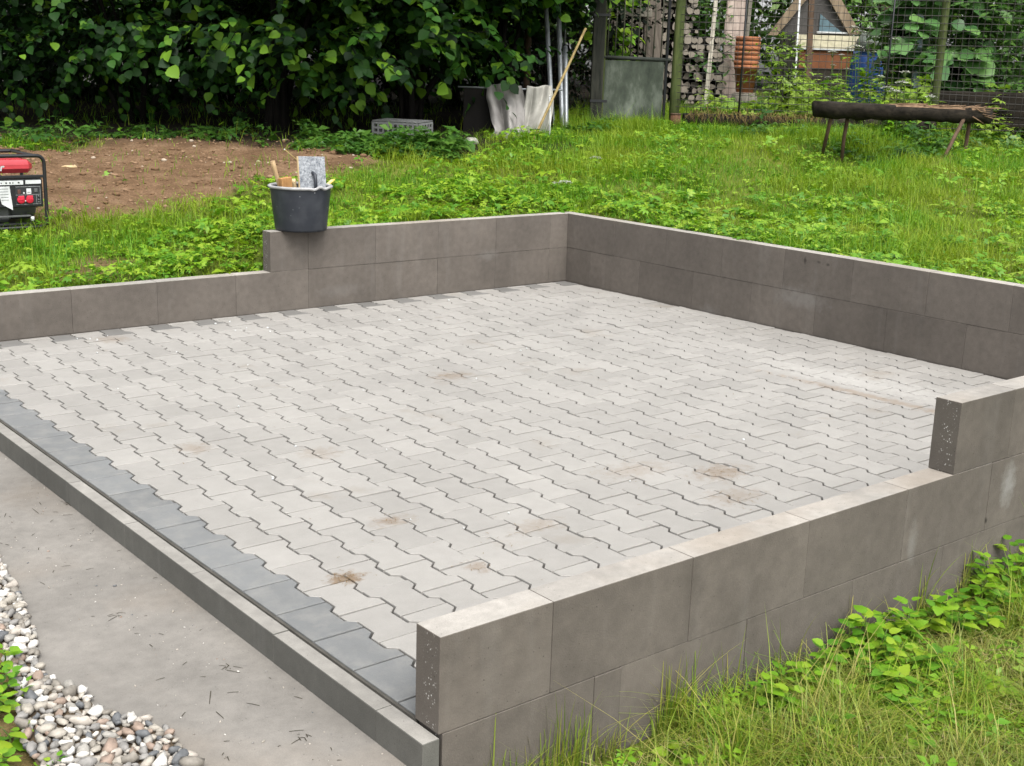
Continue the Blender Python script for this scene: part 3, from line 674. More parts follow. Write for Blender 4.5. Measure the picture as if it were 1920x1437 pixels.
# ---- grass and weeds
def blades(name, P, h, mat, w, n=2, bends=(.15, .4, .7, .95)):
    parts = []; N = len(P); k = RNG.integers(0, 4, N)
    for j, (bend, ww) in enumerate(zip(bends, (1.0, .9, .8, .7))):
        m = k == j; q = P[m]; A = zrot(len(q)) * (h[m] if np.ndim(h) else np.full(len(q), h))[:, None, None]
        V, Fs = blade_template(n, 1.0, bend); V = V.copy(); V[:, 1] *= ww
        A = A.copy(); A[:, :, 1] *= (w / (h[m] if np.ndim(h) else h))[:, None] if np.ndim(h) else w / h
        parts.append((V, Fs, A, q, rnd(len(q))))
    return obj(name, multi_scatter(name, parts), None, mat, kind='stuff')
def area(u0, u1, t0, t1, n):
    t = np.sqrt(rnd(n, t0 ** 2, t1 ** 2)); l = (rnd(n, u0, u1) - CX) / F_PX * t
    x = CAM[0] + FW[0] * t * 1.0 + RT[0] * l; y = CAM[1] + FW[1] * t + RT[1] * l; return x, y
def outside(x, y, m=.0): return (x > XR + T + m) | (y > YB + T + m)
x, y = area(-150, 2050, 6.6, 16, 330000); t_ = (x - CAM[0]) * FW[0] + (y - CAM[1]) * FW[1]; l_ = (x - CAM[0]) * RT[0] + (y - CAM[1]) * RT[1]
dens = (1 - .97 * np.clip(soil_mask(x, y), 0, 1)) * (.45 + .55 * sstep(-.3, .4, wob(x, y, 2.3, 4))); keep = outside(x, y, .01) & (rnd(len(x)) < dens) & (y > -.3)
x, y, t_ = x[keep], y[keep], t_[keep]
hgt = (.05 + .075 * sstep(-.3, .8, wob(x, y, 1.6, 7))) * RNG.lognormal(0, .3, len(x)) * (1 + .4 * sstep(10, 13, t_))
o = blades('meadow_grass', np.stack([x, y, ground_z(x, y) - .004], 1), hgt, M_GRASS, .007, 2, (.3, .7, 1.1, 1.5)); o['label'] = 'bright green meadow grass on the slope behind the walls'
def weeds(name, x, y, size, hmin, hmax, mat, tm, per=1):
    n = len(x); z = ground_z(x, y) + rnd(n, hmin, hmax); a = rnd(n, 0, 2 * PI)
    ax = np.stack([np.cos(a), np.sin(a), RNG.normal(.05, .2, n)], 1); nm = np.array([0, 0, 1.0]) + RNG.normal(0, .3, (n, 3)) + np.array([-FW[0], -FW[1], 0]) * .15
    s = size * RNG.lognormal(-.1, .35, n); return (tm[0], tm[1], frames(ax, nm, s), np.stack([x, y, z], 1), np.clip(RNG.beta(2, 2, n), 0, .999))
# leafy ground cover: thick by the walls, in patches further off
x, y = area(-150, 2050, 6.6, 14.5, 115000); t_ = (x - CAM[0]) * FW[0] + (y - CAM[1]) * FW[1]; l_ = (x - CAM[0]) * RT[0] + (y - CAM[1]) * RT[1]
e_ = np.maximum(x - XR - T, y - YB - T); pat = sstep(-.15, .45, wob(x, y, 2.9, 1)); dens = (.9 * np.exp(-np.maximum(e_, 0) / 1.1) + .22 * pat) * (.25 + .75 * pat) + .5 * np.exp(-np.maximum(e_, 0) / .35)
dens = dens * (1 - .985 * np.clip(soil_mask(x, y), 0, 1)); keep = outside(x, y, .02) & (rnd(len(x)) < dens) & (y > -.2); x, y = x[keep], y[keep]
hm = .05 + .09 * sstep(-.2, .7, wob(x, y, 3.3, 2))
p1 = weeds('w', x, y, .042, 0.01, 1.0, M_WEED, COMP3); p1[3][:, 2] = ground_z(x, y) + rnd(len(x), .1, 1) * hm
h2 = rnd(len(x)) < .5
p = [(p1[0], p1[1], p1[2][h2], p1[3][h2], p1[4][h2]), (COMP5[0], COMP5[1], p1[2][~h2], p1[3][~h2], p1[4][~h2])]
o = obj('ground_cover', multi_scatter('ground_cover', p, True), None, M_WEED, kind='stuff'); o['label'] = 'leafy ground elder covering the bank behind the walls'
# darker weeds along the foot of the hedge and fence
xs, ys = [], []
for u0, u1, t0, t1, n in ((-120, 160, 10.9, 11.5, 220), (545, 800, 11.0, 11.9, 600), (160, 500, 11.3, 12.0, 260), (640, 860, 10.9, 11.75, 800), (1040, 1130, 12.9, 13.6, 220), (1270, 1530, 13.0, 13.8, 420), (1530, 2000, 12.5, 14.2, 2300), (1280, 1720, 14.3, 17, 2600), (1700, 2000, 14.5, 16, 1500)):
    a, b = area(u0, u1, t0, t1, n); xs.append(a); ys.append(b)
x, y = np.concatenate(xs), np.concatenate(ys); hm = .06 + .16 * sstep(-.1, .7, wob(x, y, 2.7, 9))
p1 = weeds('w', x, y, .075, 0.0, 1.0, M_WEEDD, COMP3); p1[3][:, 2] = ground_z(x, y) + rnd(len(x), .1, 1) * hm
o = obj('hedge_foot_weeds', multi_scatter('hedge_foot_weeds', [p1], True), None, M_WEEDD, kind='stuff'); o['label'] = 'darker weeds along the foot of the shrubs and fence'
# yellow-green tall herbs behind the bench
xs, ys = zip(*(area(u0, u1, t0, t1, n) for u0, u1, t0, t1, n in ((1440, 1720, 14.1, 15.9, 1900), (1800, 1980, 14.4, 15.4, 420), (1280, 1440, 14.3, 16, 240))))
x, y = np.concatenate(xs), np.concatenate(ys); p1 = weeds('w', x, y, .085, 0, 1, M_YLEAF, COMP5); p1[3][:, 2] = ground_z(x, y) + rnd(len(x), .05, 1) * (.18 + .38 * sstep(-.3, .6, wob(x, y, 3, 3)))
o = obj('tall_herbs', multi_scatter('tall_herbs', [p1], True), None, M_YLEAF, kind='stuff'); o['label'] = 'yellow green herbs growing behind the log bench and wire fence'

# ---- near right: rough grass outside the near wall
n = 95000; x = rnd(n, -.05, 3.6); y = rnd(n, -1.9, -.11); k = (rnd(n) < .55 + .45 * sstep(-.3, .3, wob(x, y, 6, 1))) & (rnd(n) < np.where(y > -.28, .35, 1.0)) & ((x > .25) | (y < -.4)); x, y = x[k], y[k]
hgt = (.055 + .05 * sstep(-.2, .6, wob(x, y, 4.4, 2))) * RNG.lognormal(0, .4, len(x))
o = blades('rough_grass', np.stack([x, y, ground_z(x, y) - .003], 1), hgt * 1.15, M_GRASSN, .0044, 4, (.4, .9, 1.4, 1.8)); o['label'] = 'rough cut grass and straw outside the near wall'
n = 3800; x = rnd(n, .1, 3.4); y = rnd(n, -1.8, -.15); k = wob(x, y, 5, 6) > -.1; x, y = x[k], y[k]; n = len(x)        # dry lying straw
a = rnd(n, 0, 2 * PI); ax = np.stack([np.cos(a), np.sin(a), RNG.normal(.08, .12, n)], 1); V = np.array([(-.5, 0, 0), (.5, 0, 0), (.3, 1, .04), (-.3, 1, .04)]); s3 = np.stack([np.full(n, .0022), rnd(n, .04, .13), np.full(n, .1)], 1)
o = obj('dry_straw', scatter_mesh('dry_straw', V, [(0, 1, 2, 3)], frames(ax, np.tile([0, 0, 1.0], (n, 1)) + RNG.normal(0, .2, (n, 3)), s3), np.stack([x, y, ground_z(x, y) + rnd(n, .004, .04)], 1), rnd(n)), None, leafmat('straw', G((.24, .17, .08), (.36, .29, .15), (.46, .39, .22)), .2), kind='stuff'); o['label'] = 'dry cut straw lying on the near grass'
n = 5200; x = rnd(n, .15, 3.4); y = rnd(n, -1.7, -.13); k = wob(x, y, 5.5, 4) > .12; x, y = x[k], y[k]
p1 = weeds('w', x, y, .034, .01, .07, M_WEED, COMP3); o = obj('clover_leaves', multi_scatter('clover_leaves', [p1], True), None, M_WEED, kind='stuff'); o['label'] = 'small leaves growing through the near grass'
# tall tufts against the wall
def tuft(pos, n, h, spread):
    P = np.array(pos) + RNG.normal(0, spread, (n, 3)) * [1, .5, 0]; P[:, 1] = np.minimum(P[:, 1], -T - .012); P[:, 2] = ground_z(P[:, 0], P[:, 1]) - .004
    return P, h * RNG.lognormal(-.15, .35, n)
pp, hh = [], []
for u, v, n_, h in ((1255, 1350, 60, .24), (1215, 1340, 40, .16), (1290, 1350, 40, .2), (1010, 1425, 45, .18), (1060, 1425, 45, .22), (860, 1455, 22, .2), (920, 1445, 35, .16), (1120, 1395, 40, .13), (1600, 1210, 25, .2), (1780, 1110, 25, .22), (1470, 1270, 25, .2), (1360, 1310, 30, .15), (1720, 1150, 20, .22), (980, 1440, 40, .14)):
    a, b = tuft(onz(u, v, -.22), n_, h, .03); pp.append(a); hh.append(b)
o = blades('grass_tuft', np.concatenate(pp), np.concatenate(hh), M_GRASSN, .0046, 6, (.1, .3, .6, 1.0)); o['label'] = 'tall grass tufts standing against the near wall'
# broad leaved weeds by the near wall: one object each
def leafy_weed(pos, h, n, size, k):
    root = empty('leafy_weed', pos, label='leafy green weed with toothed oval leaves growing against the near wall', cat='weed', group='leafy weeds by the near wall')
    tip = np.array([RNG.normal(0, .03), RNG.normal(-.03, .02), h]); ts = np.linspace(0, 1, 6)[:, None]; st = ts * tip + np.array([0, 0, 0]); st[:, 0] += .012 * np.sin(ts[:, 0] * 4)
    obj('stem', tube_mesh('stem', st, np.linspace(.003, .0015, 6), 6), root, M_STEM)
    t = np.repeat(np.linspace(.3, 1, (n + 1) // 2), 2)[:n]; a = np.arange(n) * 2.4 + rnd(1)[0] * 6
    ax = np.stack([np.cos(a), np.sin(a), .15 + .5 * (t - .6)], 1) + RNG.normal(0, .15, (n, 3)); P = t[:, None] * tip + unit(ax) * .012
    s = size * (1.15 - .5 * t) * RNG.uniform(.8, 1.2, n); A = frames(ax, np.array([0, 0, 1.0]) + RNG.normal(0, .2, (n, 3)), s)
    for i in range(n):
        o = obj('leaf', leaf_shared(), root, []); m4 = Matrix([list(A[i][r]) + [P[i][r]] for r in range(3)] + [[0, 0, 0, 1]]); o.matrix_local = m4
    return root
_lf = []
def leaf_shared():
    if not _lf:
        q = bpy.data.meshes.new('leaf'); q.from_pydata(LEAFW[0].tolist(), [], LEAFW[1]); q.polygons.foreach_set('use_smooth', np.ones(len(q.polygons), bool)); q.materials.append(M_WEED); _lf.append(q)
    return _lf[0]
def toothed(w=.68, n=9):
    ys = np.linspace(0, 1, n); V, Fs, idx = [], [], []
    for i, y in enumerate(ys):
        p = math.sin(PI * y ** .75) ** .8 * w / 2 * (1 + (.10 if i % 2 else -.06)); z = -.22 * y * y
        if p < 1e-3: idx.append([len(V)]); V.append((0, y, z))
        else: idx.append([len(V) + j for j in range(3)]); V += [(-p, y - .03, z + .1 * p), (0, y, z), (p, y - .03, z + .1 * p)]
    for a, b in zip(idx[:-1], idx[1:]):
        if len(a) == 1: Fs += [(a[0], b[1], b[0]), (a[0], b[2], b[1])]
        elif len(b) == 1: Fs += [(a[0], a[1], b[0]), (a[1], a[2], b[0])]
        else: Fs += [(a[0], a[1], b[1], b[0]), (a[1], a[2], b[2], b[1])]
    return np.array(V), Fs
LEAFW = toothed()
for i, (u, v, h, n_, s) in enumerate(((1545, 1270, .13, 12, .062), (1600, 1230, .15, 14, .07), (1660, 1215, .13, 12, .065), (1720, 1190, .15, 14, .07), (1770, 1175, .13, 12, .06), (1500, 1300, .11, 12, .055), (1830, 1120, .17, 14, .065), (1880, 1095, .18, 14, .065), (1925, 1070, .2, 14, .07), (1860, 1160, .12, 12, .055), (1460, 1320, .09, 10, .05), (1570, 1310, .08, 10, .05), (1640, 1290, .09, 10, .055), (1920, 1140, .14, 12, .06), (1420, 1345, .07, 9, .05), (1235, 1400, .06, 9, .045), (1690, 1400, .05, 8, .055), (1760, 1330, .06, 8, .05), (1575, 1245, .10, 12, .055), (1630, 1205, .11, 12, .06), (1690, 1195, .16, 14, .062), (1745, 1165, .11, 12, .06), (1800, 1140, .14, 14, .06), (1850, 1115, .15, 14, .06), (1900, 1110, .15, 14, .06), (1520, 1285, .12, 12, .05), (1480, 1300, .10, 10, .048), (1600, 1270, .08, 12, .05), (1675, 1245, .09, 12, .05), (1930, 1045, .2, 14, .065))):
    q = onz(u, v, -.22); q[1] = min(q[1], -T - .05); leafy_weed((q[0], q[1], gz(q[0], q[1]) - .004), h, n_, s, i)
for i in range(34):
    x = RNG.uniform(1.0, 2.55); y = -T - .05 - abs(RNG.normal(0, .16)) - .10 * max(0, 1.4 - x); k = math.exp(-abs(y + T) / .25)
    leafy_weed((x, y, gz(x, y) - .004), (.05 + .13 * k) * RNG.uniform(.7, 1.2), int(RNG.integers(9, 15)), RNG.uniform(.045, .075), i)
# left bottom corner: weeds beyond the gravel
for i, (u, v, h, n_, s) in enumerate(((5, 1290, .07, 14, .045), (0, 1330, .08, 14, .045), (15, 1310, .05, 12, .035), (8, 1400, .06, 8, .06), (-10, 1250, .08, 14, .045), (75, 1437, .04, 14, .03), (0, 1437, .06, 12, .05), (28, 1375, .03, 9, .03))):
    q = onz(u, v, SLAB_Z); r = leafy_weed((q[0], q[1], gz(q[0], q[1]) - .004), h, n_, s, i); r['label'] = 'small bright weed on the bare soil beside the gravel'; r['group'] = 'weeds beside the gravel'

# ================================================================== things behind the patio
def P3(u, v, t): return Vector(at(u, v, t))
RT3 = Vector((RT[0], RT[1], 0)); FW3 = Vector((FW[0], FW[1], 0)); UP = Vector((0, 0, 1))
AZ_CAM = math.atan2(RT[1], RT[0])          # rotation that turns local x into the picture's right

# ---- generator
g0 = Vector(hit(90, 434)); g0.z = gz(g0.x, g0.y)
gen = empty('generator', (g0.x, g0.y, g0.z), label='portable petrol generator with red tank in a black tubular frame', cat='generator')
W, D_, HH = .66, .46, .50                   # local x from -W to 0 (right end in view), y from 0 back to D_
def rounded(pts, r, n=5):
    out = []
    for i in range(len(pts)):
        p0, p, p1 = (Vector(pts[j % len(pts)]) for j in (i - 1, i, i + 1)); a = p + (p0 - p).normalized() * r; b = p + (p1 - p).normalized() * r
        for k in range(n + 1):
            t = k / n; out.append((1 - t) ** 2 * a + 2 * t * (1 - t) * p + t * t * b)
    return out
def loop_tube(name, pts, rad, n=8):
    pts = [Vector(p) for p in pts]; m = len(pts); V, Fs = [], []
    nrm = (pts[m // 3] - pts[0]).cross(pts[2 * m // 3] - pts[0]).normalized()
    for i in range(m):
        tg = (pts[(i + 1) % m] - pts[i - 1]).normalized(); a = tg.cross(nrm)
        V += [pts[i] + rad * (math.cos(2 * PI * k / n) * a + math.sin(2 * PI * k / n) * nrm) for k in range(n)]
    Fs = [(i * n + k, i * n + (k + 1) % n, ((i + 1) % m) * n + (k + 1) % n, ((i + 1) % m) * n + k) for i in range(m) for k in range(n)]
    me_ = bpy.data.meshes.new(name); me_.from_pydata([tuple(v) for v in V], [], Fs); me_.polygons.foreach_set('use_smooth', np.ones(len(me_.polygons), bool)); return me_
for y in (.0, D_):
    obj('frame_loop', loop_tube('frame_loop', rounded([(-W, y, .03), (0, y, .03), (0, y, HH), (-W, y, HH)], .055), .0125), gen, M_BLACK)
for x, z in ((-.06, HH), (-W + .06, HH), (-.06, .03), (-W + .06, .03)):
    obj('frame_bar', tube_mesh('frame_bar', [(x, 0, z), (x, D_ * .5, z), (x, D_, z)], .011), gen, M_BLACK)
bm = bmesh.new(); box(bm, (-W + .06, .03, .385), (-.06, D_ - .04, .47), 0, .03); tank = obj('fuel_tank', bm_mesh(bm, 'fuel_tank'), gen, M_RED)
obj('tank_cap', lathe_mesh('tank_cap', [(.0, 0), (.032, 0), (.032, .018), (.0, .02)], 20), tank, M_BLACK, (-W / 2, D_ / 2, .468))
obj('frame_rail', box_mesh('frame_rail', (-W + .01, -.006, .355), (-.005, .01, .375), .003), gen, M_BLACK)
pan = obj('control_panel', box_mesh('control_panel', (-.50, -.004, .165), (-.02, .09, .352), .006), gen, M_BLACK)
obj('label_strip', box_mesh('label_strip', (-.42, -.007, .315), (-.145, -.0035, .342)), pan, M_WHITE)
obj('label_strip', box_mesh('label_strip', (-.130, -.007, .318), (-.030, -.0035, .342)), pan, M_WHITE)
for x in (-.40, -.37, -.33, -.29, -.26, -.235, -.215, -.18): obj('print_mark', box_mesh('print_mark', (x, -.0078, .323), (x + random.uniform(.006, .016), -.0068, .332)), pan, M_BLACK)
bm = bmesh.new(); f = bm.faces.new([bm.verts.new(p) for p in ((-.315, -.0075, .305), (-.235, -.0075, .305), (-.222, -.0075, .175), (-.222, -.0075, .150), (-.29, -.0075, .19))]); r = bmesh.ops.extrude_face_region(bm, geom=[f]); bmesh.ops.translate(bm, verts=[v for v in r['geom'] if isinstance(v, bmesh.types.BMVert)], vec=(0, .003, 0)); obj('warning_label', bm_mesh(bm, 'warning_label'), pan, M_WHITE)
for i in range(5): obj('print_line', box_mesh('print_line', (-.303 + .003 * i, -.0085, .288 - .018 * i), (-.245, -.0074, .291 - .018 * i)), pan, M_GREYM)
obj('face_plate', box_mesh('face_plate', (-.20, -.0075, .183), (-.035, -.0036, .302), .001), pan, plain('dark_plate', (.022, .024, .026), .5))
GL = plain('grey_line', (.32, .33, .33), .6)
for lo, hi in (((-.198, -.0088, .299), (-.037, -.0070, .3012)), ((-.198, -.0088, .184), (-.037, -.0070, .1862)), ((-.198, -.0088, .246), (-.037, -.0070, .2480)), ((-.066, -.0088, .187), (-.0645, -.0070, .245)), ((-.039, -.0088, .187), (-.0375, -.0070, .298))):
    obj('plate_line', box_mesh('plate_line', lo, hi), pan, GL)
mt = obj('volt_meter', box_mesh('volt_meter', (-.128, -.011, .252), (-.098, -.007, .288), .001), pan, M_WHITE); obj('needle', box_mesh('needle', (-.123, -.0118, .262), (-.103, -.0106, .266)), mt, M_BLACK)
obj('switch', box_mesh('switch', (-.186, -.012, .254), (-.166, -.007, .282), .002), pan, plain('switch_brown', (.09, .04, .03), .5)); obj('switch', box_mesh('switch', (-.078, -.012, .262), (-.056, -.007, .286), .002), pan, M_GREYM)
obj('indicator', lathe_mesh('indicator', [(0, 0), (.006, 0), (.006, .004), (0, .005)], 12), pan, M_WHITE, (-.146, -.009, .258)).rotation_euler = (PI / 2, 0, 0)
for x in (-.168, -.112):
    s_ = obj('socket', lathe_mesh('socket', [(0, 0), (.0245, 0), (.0245, .012), (.021, .016), (0, .016)], 24), pan, M_SOCK, (x, -.007, .215)); s_.rotation_euler = (PI / 2, 0, 0)
    obj('lid_flap', box_mesh('lid_flap', (-.02, -.002, .012), (.02, .0275, .019), .003), s_, M_SOCK)
for x, z in ((-.14, .207), (-.052, .236), (-.052, .212), (-.052, .196)): obj('terminal', lathe_mesh('terminal', [(0, 0), (.006, 0), (.006, .008), (0, .009)], 10), pan, M_WHITE if x < -.1 else M_GREYM, (x, -.007, z)).rotation_euler = (PI / 2, 0, 0)
obj('engine_block', box_mesh('engine_block', (-.50, .10, .06), (-.20, D_ - .05, .36), .02), gen, M_GREYM)
al = obj('alternator', lathe_mesh('alternator', [(0, 0), (.09, 0), (.10, .02), (.10, .15), (.085, .17), (0, .17)], 24), gen, M_GREYM, (-.20, .20, .165)); al.rotation_euler = (0, PI / 2, 0)
obj('base_plate', box_mesh('base_plate', (-.56, .02, .045), (-.04, D_ - .02, .058), .002), gen, M_BLACK)
obj('cross_bar', box_mesh('cross_bar', (-.53, .012, .10), (-.10, .03, .112), .002), gen, M_GREYM)
obj('drain_tap', lathe_mesh('drain_tap', [(0, 0), (.012, 0), (.012, .03), (0, .03)], 12), gen, M_WHITE, (-.09, .02, .07))
for x in (-.09, -.57): obj('rubber_foot', lathe_mesh('rubber_foot', [(.0, 0), (.025, 0), (.02, .03), (0, .03)], 12), gen, M_BLACK, (x, .03, -.012))
cu = bpy.data.curves.new('t', 'FONT'); cu.body = 'der'; cu.size = .066; cu.shear = .2; cu.extrude = .001; cu.offset = .0015
to = bpy.data.objects.new('t', cu); COL.objects.link(to); bpy.context.view_layer.update(); tm_ = bpy.data.meshes.new_from_object(to.evaluated_get(bpy.context.evaluated_depsgraph_get())); bpy.data.objects.remove(to)
tm_.materials.clear(); lt = obj('lettering', tm_, tank, M_WHITE, (-.345, .0285, .404)); lt.rotation_euler = (PI / 2, 0, 0)

# ---- bucket and tools on the wall
bx = ony(562, 431, YB + .045); bx[2] = 2 * H - .001; BX, BY, BZ = bx[0], YB + .03, 2 * H + .0005
bk = empty('mortar_bucket', (BX, BY, BZ), label='black plastic mortar bucket full of tools standing on the wall', cat='bucket')
def bucket_mat():
    m = NM('dusty_black_plastic', .5, .4); p = m.pos(obj=True); c = m.mix(m.ramp(m.noise(p, 9, 5), [(.45, 0.0), (.75, .5)]), (.013, .016, .022), (.055, .059, .066))
    v = m.voro(p, 26); c = m.mix(m.math('MULTIPLY', m.ramp(v, [(.09, 1.0), (.13, 0.0)]), m.ramp(m.noise(p, 7, 2), [(.5, 0.0), (.6, .8)])), c, (.3, .31, .32)); m.color(c); m.bump(m.noise(p, 60, 3), .1, .003); return m.m
M_BUCK = bucket_mat(); M_RIM = plain('mortar_crusted_rim', (.36, .36, .36), .9, .2, 0, .4)
obj('bucket_body', lathe_mesh('bucket_body', [(0, .004), (.150, .004), (.157, .0), (.160, .012), (.187, .262), (.187, .268), (.180, .268), (.177, .26), (.150, .02), (0, .018)], 48), bk, M_BUCK)
n_ = 64; V, Fs = [], []
prof = [(.186, .258), (.198, .262), (.200, .272), (.192, .277), (.178, .272), (.179, .262)]
for k in range(n_):
    a = 2 * PI * k / n_; da = (a - (-PI / 2 + .15) + PI) % (2 * PI) - PI; lift = .010 * math.exp(-(da / .10) ** 2) - .006 * math.exp(-((abs(da) - .22) / .1) ** 2)
    V += [(r * math.cos(a), r * math.sin(a), z + lift) for r, z in prof]
m6 = len(prof); Fs = [(k * m6 + j, ((k + 1) % n_) * m6 + j, ((k + 1) % n_) * m6 + (j + 1) % m6, k * m6 + (j + 1) % m6) for k in range(n_) for j in range(m6)]
me = bpy.data.meshes.new('rim'); me.from_pydata(V, [], Fs); me.polygons.foreach_set('use_smooth', np.ones(len(me.polygons), bool)); obj('rim', me, bk, M_RIM)
hn = [(.192 * math.cos(a), .192 * math.sin(a) * .98 , .262 - .02 * math.sin(a)) for a in np.linspace(.1, PI - .1, 16)]; obj('wire_handle', tube_mesh('wire_handle', hn, .0025, 6), bk, M_GALV)
obj('mortar_rest', lathe_mesh('mortar_rest', [(0, .02), (.151, .02), (.158, .09), (.06, .11), (0, .105)], 24), bk, plain('dry_mortar', (.25, .24, .23), .95, .1))
def tool_at(u, v, dy=0.0):
    return Vector(ony(u, v, BY + dy))
TD = 2 * H + .10      # tools stand on the mortar rest inside the bucket
M_TOOLW = wood('tool_handle_wood', (.30, .20, .10), (.48, .35, .20), .6, 8)
M_PALEW = wood('pale_new_wood', (.52, .38, .20), (.68, .53, .32), .65, 8)
a, b = tool_at(511, 302, .06), Vector((BX - .07, BY + .05, TD)); root = empty('hammer', b, label='hammer standing head down in the bucket, round wooden handle up', cat='hammer')
d = a - b; obj('handle', tube_mesh('handle', [d * t for t in (0, .3, .6, .85, 1)], [.012, .011, .0125, .014, .015], 10), root, M_TOOLW); obj('hammer_head', box_mesh('hammer_head', (-.05, -.016, -.004), (.05, .016, .03), .004), root, M_GREYM)
a = tool_at(541, 343, .02); root = empty('wooden_block', (a.x, BY + .02, TD), label='square wooden tamping block leaning in the bucket', cat='wooden block'); root.rotation_euler = (0, -.12, .1)
q = obj('block_body', box_mesh('block_body', (-.038, -.02, 0), (.038, .02, a.z + .035 - TD), .003), root, wood('orange_wood', (.34, .17, .06), (.48, .27, .11), .6, 8))
a, b = tool_at(550, 336, .05), Vector((BX + .02, BY + .05, TD)); root = empty('brush_handle', b, label='pale turned wooden handle beside the tamping block in the bucket', cat='brush')
d = a - b; obj('handle', tube_mesh('handle', [d * t for t in (0, .4, .7, .85, .93, 1)], [.010, .012, .017, .012, .018, .013], 12), root, M_PALEW); obj('bristle_head', box_mesh('bristle_head', (-.04, -.015, -.006), (.04, .015, .03), .004), root, M_TOOLW)
# plastering float: speckled grey board with a grip
def float_mat():
    m = NM('plaster_smeared_board', .7, .3); p = m.pos(obj=True); n1 = m.noise(p, 60, 7, .8); m.color(m.mix(m.ramp(n1, [(.36, 0.0), (.64, 1.0)]), (.05, .062, .08), (.36, .375, .39))); m.bump(n1, .2, .004); return m.m
fl = [tool_at(570, 292, .03), tool_at(619, 299, .03), tool_at(612, 352, .0), tool_at(561, 352, .0)]
c0 = (fl[2] + fl[3]) / 2; xx = (fl[2] - fl[3]).normalized(); up = ((fl[0] + fl[1]) / 2 - c0).normalized(); nn = xx.cross(up).normalized(); up = nn.cross(xx)
wd, ht = (fl[1] - fl[0]).length, ((fl[0] + fl[1]) / 2 - c0).length
drop = .05; root = empty('plastering_float', c0 - up * drop, label='grey plaster smeared float board standing upright in the bucket', cat='trowel'); root.rotation_euler = Matrix((xx, nn, up)).transposed().to_euler() if False else Matrix(((xx.x, -nn.x, up.x), (xx.y, -nn.y, up.y), (xx.z, -nn.z, up.z))).to_euler()
HT = ht + drop; obj('board', box_mesh('board', (-wd / 2, -.006, 0), (wd / 2, .006, HT), .002), root, float_mat())
obj('edge_strip', box_mesh('edge_strip', (-wd / 2 - .004, -.008, 0), (-wd / 2 - .0005, .008, HT), .001), root, M_PALEW)
obj('grip', tube_mesh('grip', [(-.0, -.007, HT - .10), (0, -.035, HT - .115), (0, -.038, HT - .15), (0, -.035, HT - .20), (0, -.007, HT - .215)], .011, 10), root, plain('dark_grip', (.03, .035, .045), .5))
a, b = tool_at(626, 336, .03), Vector((BX - .02, BY + .03, TD)); root = empty('folding_rule', b, label='yellow folding rule sticking out beside the float board', cat='ruler'); root.rotation_euler = (a - b).to_track_quat('Z', 'Y').to_euler()
obj('rule_leaf', box_mesh('rule_leaf', (-.012, -.005, 0), (.012, -.0005, (a - b).length), .001), root, plain('yellow_rule', (.75, .55, .12), .5, .4, 0, .15)); obj('rule_leaf', box_mesh('rule_leaf', (-.010, .0005, 0), (.014, .005, (a - b).length - .012), .001), root, plain('pale_yellow_rule', (.78, .66, .28), .5, .4, 0, .15))
r_ = [Vector((BX + .01, BY + .10, TD)), tool_at(575, 325, .09), tool_at(556, 300, .10), tool_at(534, 281, .11)]
root = empty('bent_rod', r_[0], label='thin pale bent rod sticking up from the bucket', cat='rod'); obj('shaft', tube_mesh('shaft', [q - r_[0] for q in r_], .004, 8), root, M_BAMBOO); obj('tip', tube_mesh('tip', [r_[3] - r_[0], r_[3] - r_[0] + Vector((-.004, 0, .003))], .0042, 8), root, M_WHITE)

# ---- log bench
p1, p2 = P3(1530, 201, 11.85), P3(1852, 215, 12.0); ax = (p2 - p1); L = ax.length
lb = empty('log_bench', (p1 + p2) / 2, label='rotten dark log bench with splintered end standing in front of the wire fence', cat='bench')
n, m = 14, 26; V, Fs = [], []; ex = ax.normalized(); ey = UP.cross(ex).normalized(); ez = ex.cross(ey)
for i in range(m):
    s = i / (m - 1); c = (s - .5) * L
    for k in range(n):
        a = 2 * PI * k / n; r = (.096 - .012 * s) * (1 + .06 * math.sin(3 * a + 2 * s) + RNG.normal(0, .05) + .07 * math.sin(i * 1.7 + k)); z = math.sin(a) * r
        if z > .055: z = .055 + RNG.normal(0, .004)
        y = math.cos(a) * r * 1.35; end = (RNG.normal(0, .02) if i == m - 1 else 0)
        V.append(tuple(ex * (c + end) + ey * y + ez * z))
Fs = [(i * n + k, i * n + (k + 1) % n, (i + 1) * n + (k + 1) % n, (i + 1) * n + k) for i in range(m - 1) for k in range(n)] + [tuple(range(n))[::-1], tuple((m - 1) * n + k for k in range(n))]
me = bpy.data.meshes.new('log_seat'); me.from_pydata(V, [], Fs); me.materials.append(M_ROT); me.materials.append(M_ROTTOP)
bm = bmesh.new(); bm.from_mesh(me); bmesh.ops.recalc_face_normals(bm, faces=bm.faces)
for f in bm.faces:
    if f.normal.z > .8 and f.calc_center_median().dot(ex) > -.1 * L: f.material_index = 1
bm.to_mesh(me); bm.free(); obj('log_seat', me, lb, [], None, True)
sp = []
for i in range(46):
    b = ex * (L / 2 - .12 - rnd(1)[0] * .12) + ey * RNG.normal(0, .06) + ez * RNG.uniform(-.03, .055); t_ = b + ex * RNG.uniform(.10, .26) + ey * RNG.normal(0, .05) + ez * RNG.normal(-.02, .035); sp.append(([b, (b + t_) / 2 + Vector(RNG.normal(0, .008, 3)), t_], [.007, .006, .002]))
for i in range(34):
    b = ex * RNG.uniform(-.05, .5) * L + ey * RNG.normal(-.03, .05) + ez * .058; t_ = b + ex * RNG.uniform(.06, .2) + ey * RNG.normal(0, .03) + ez * RNG.uniform(0, .02); sp.append(([b, (b + t_) / 2, t_], [.005, .005, .002]))
o = obj('splinters', tubes_mesh('splinters', sp, 4), lb, M_ROTTOP); o['kind'] = 'stuff'
C0 = (p1 + p2) / 2
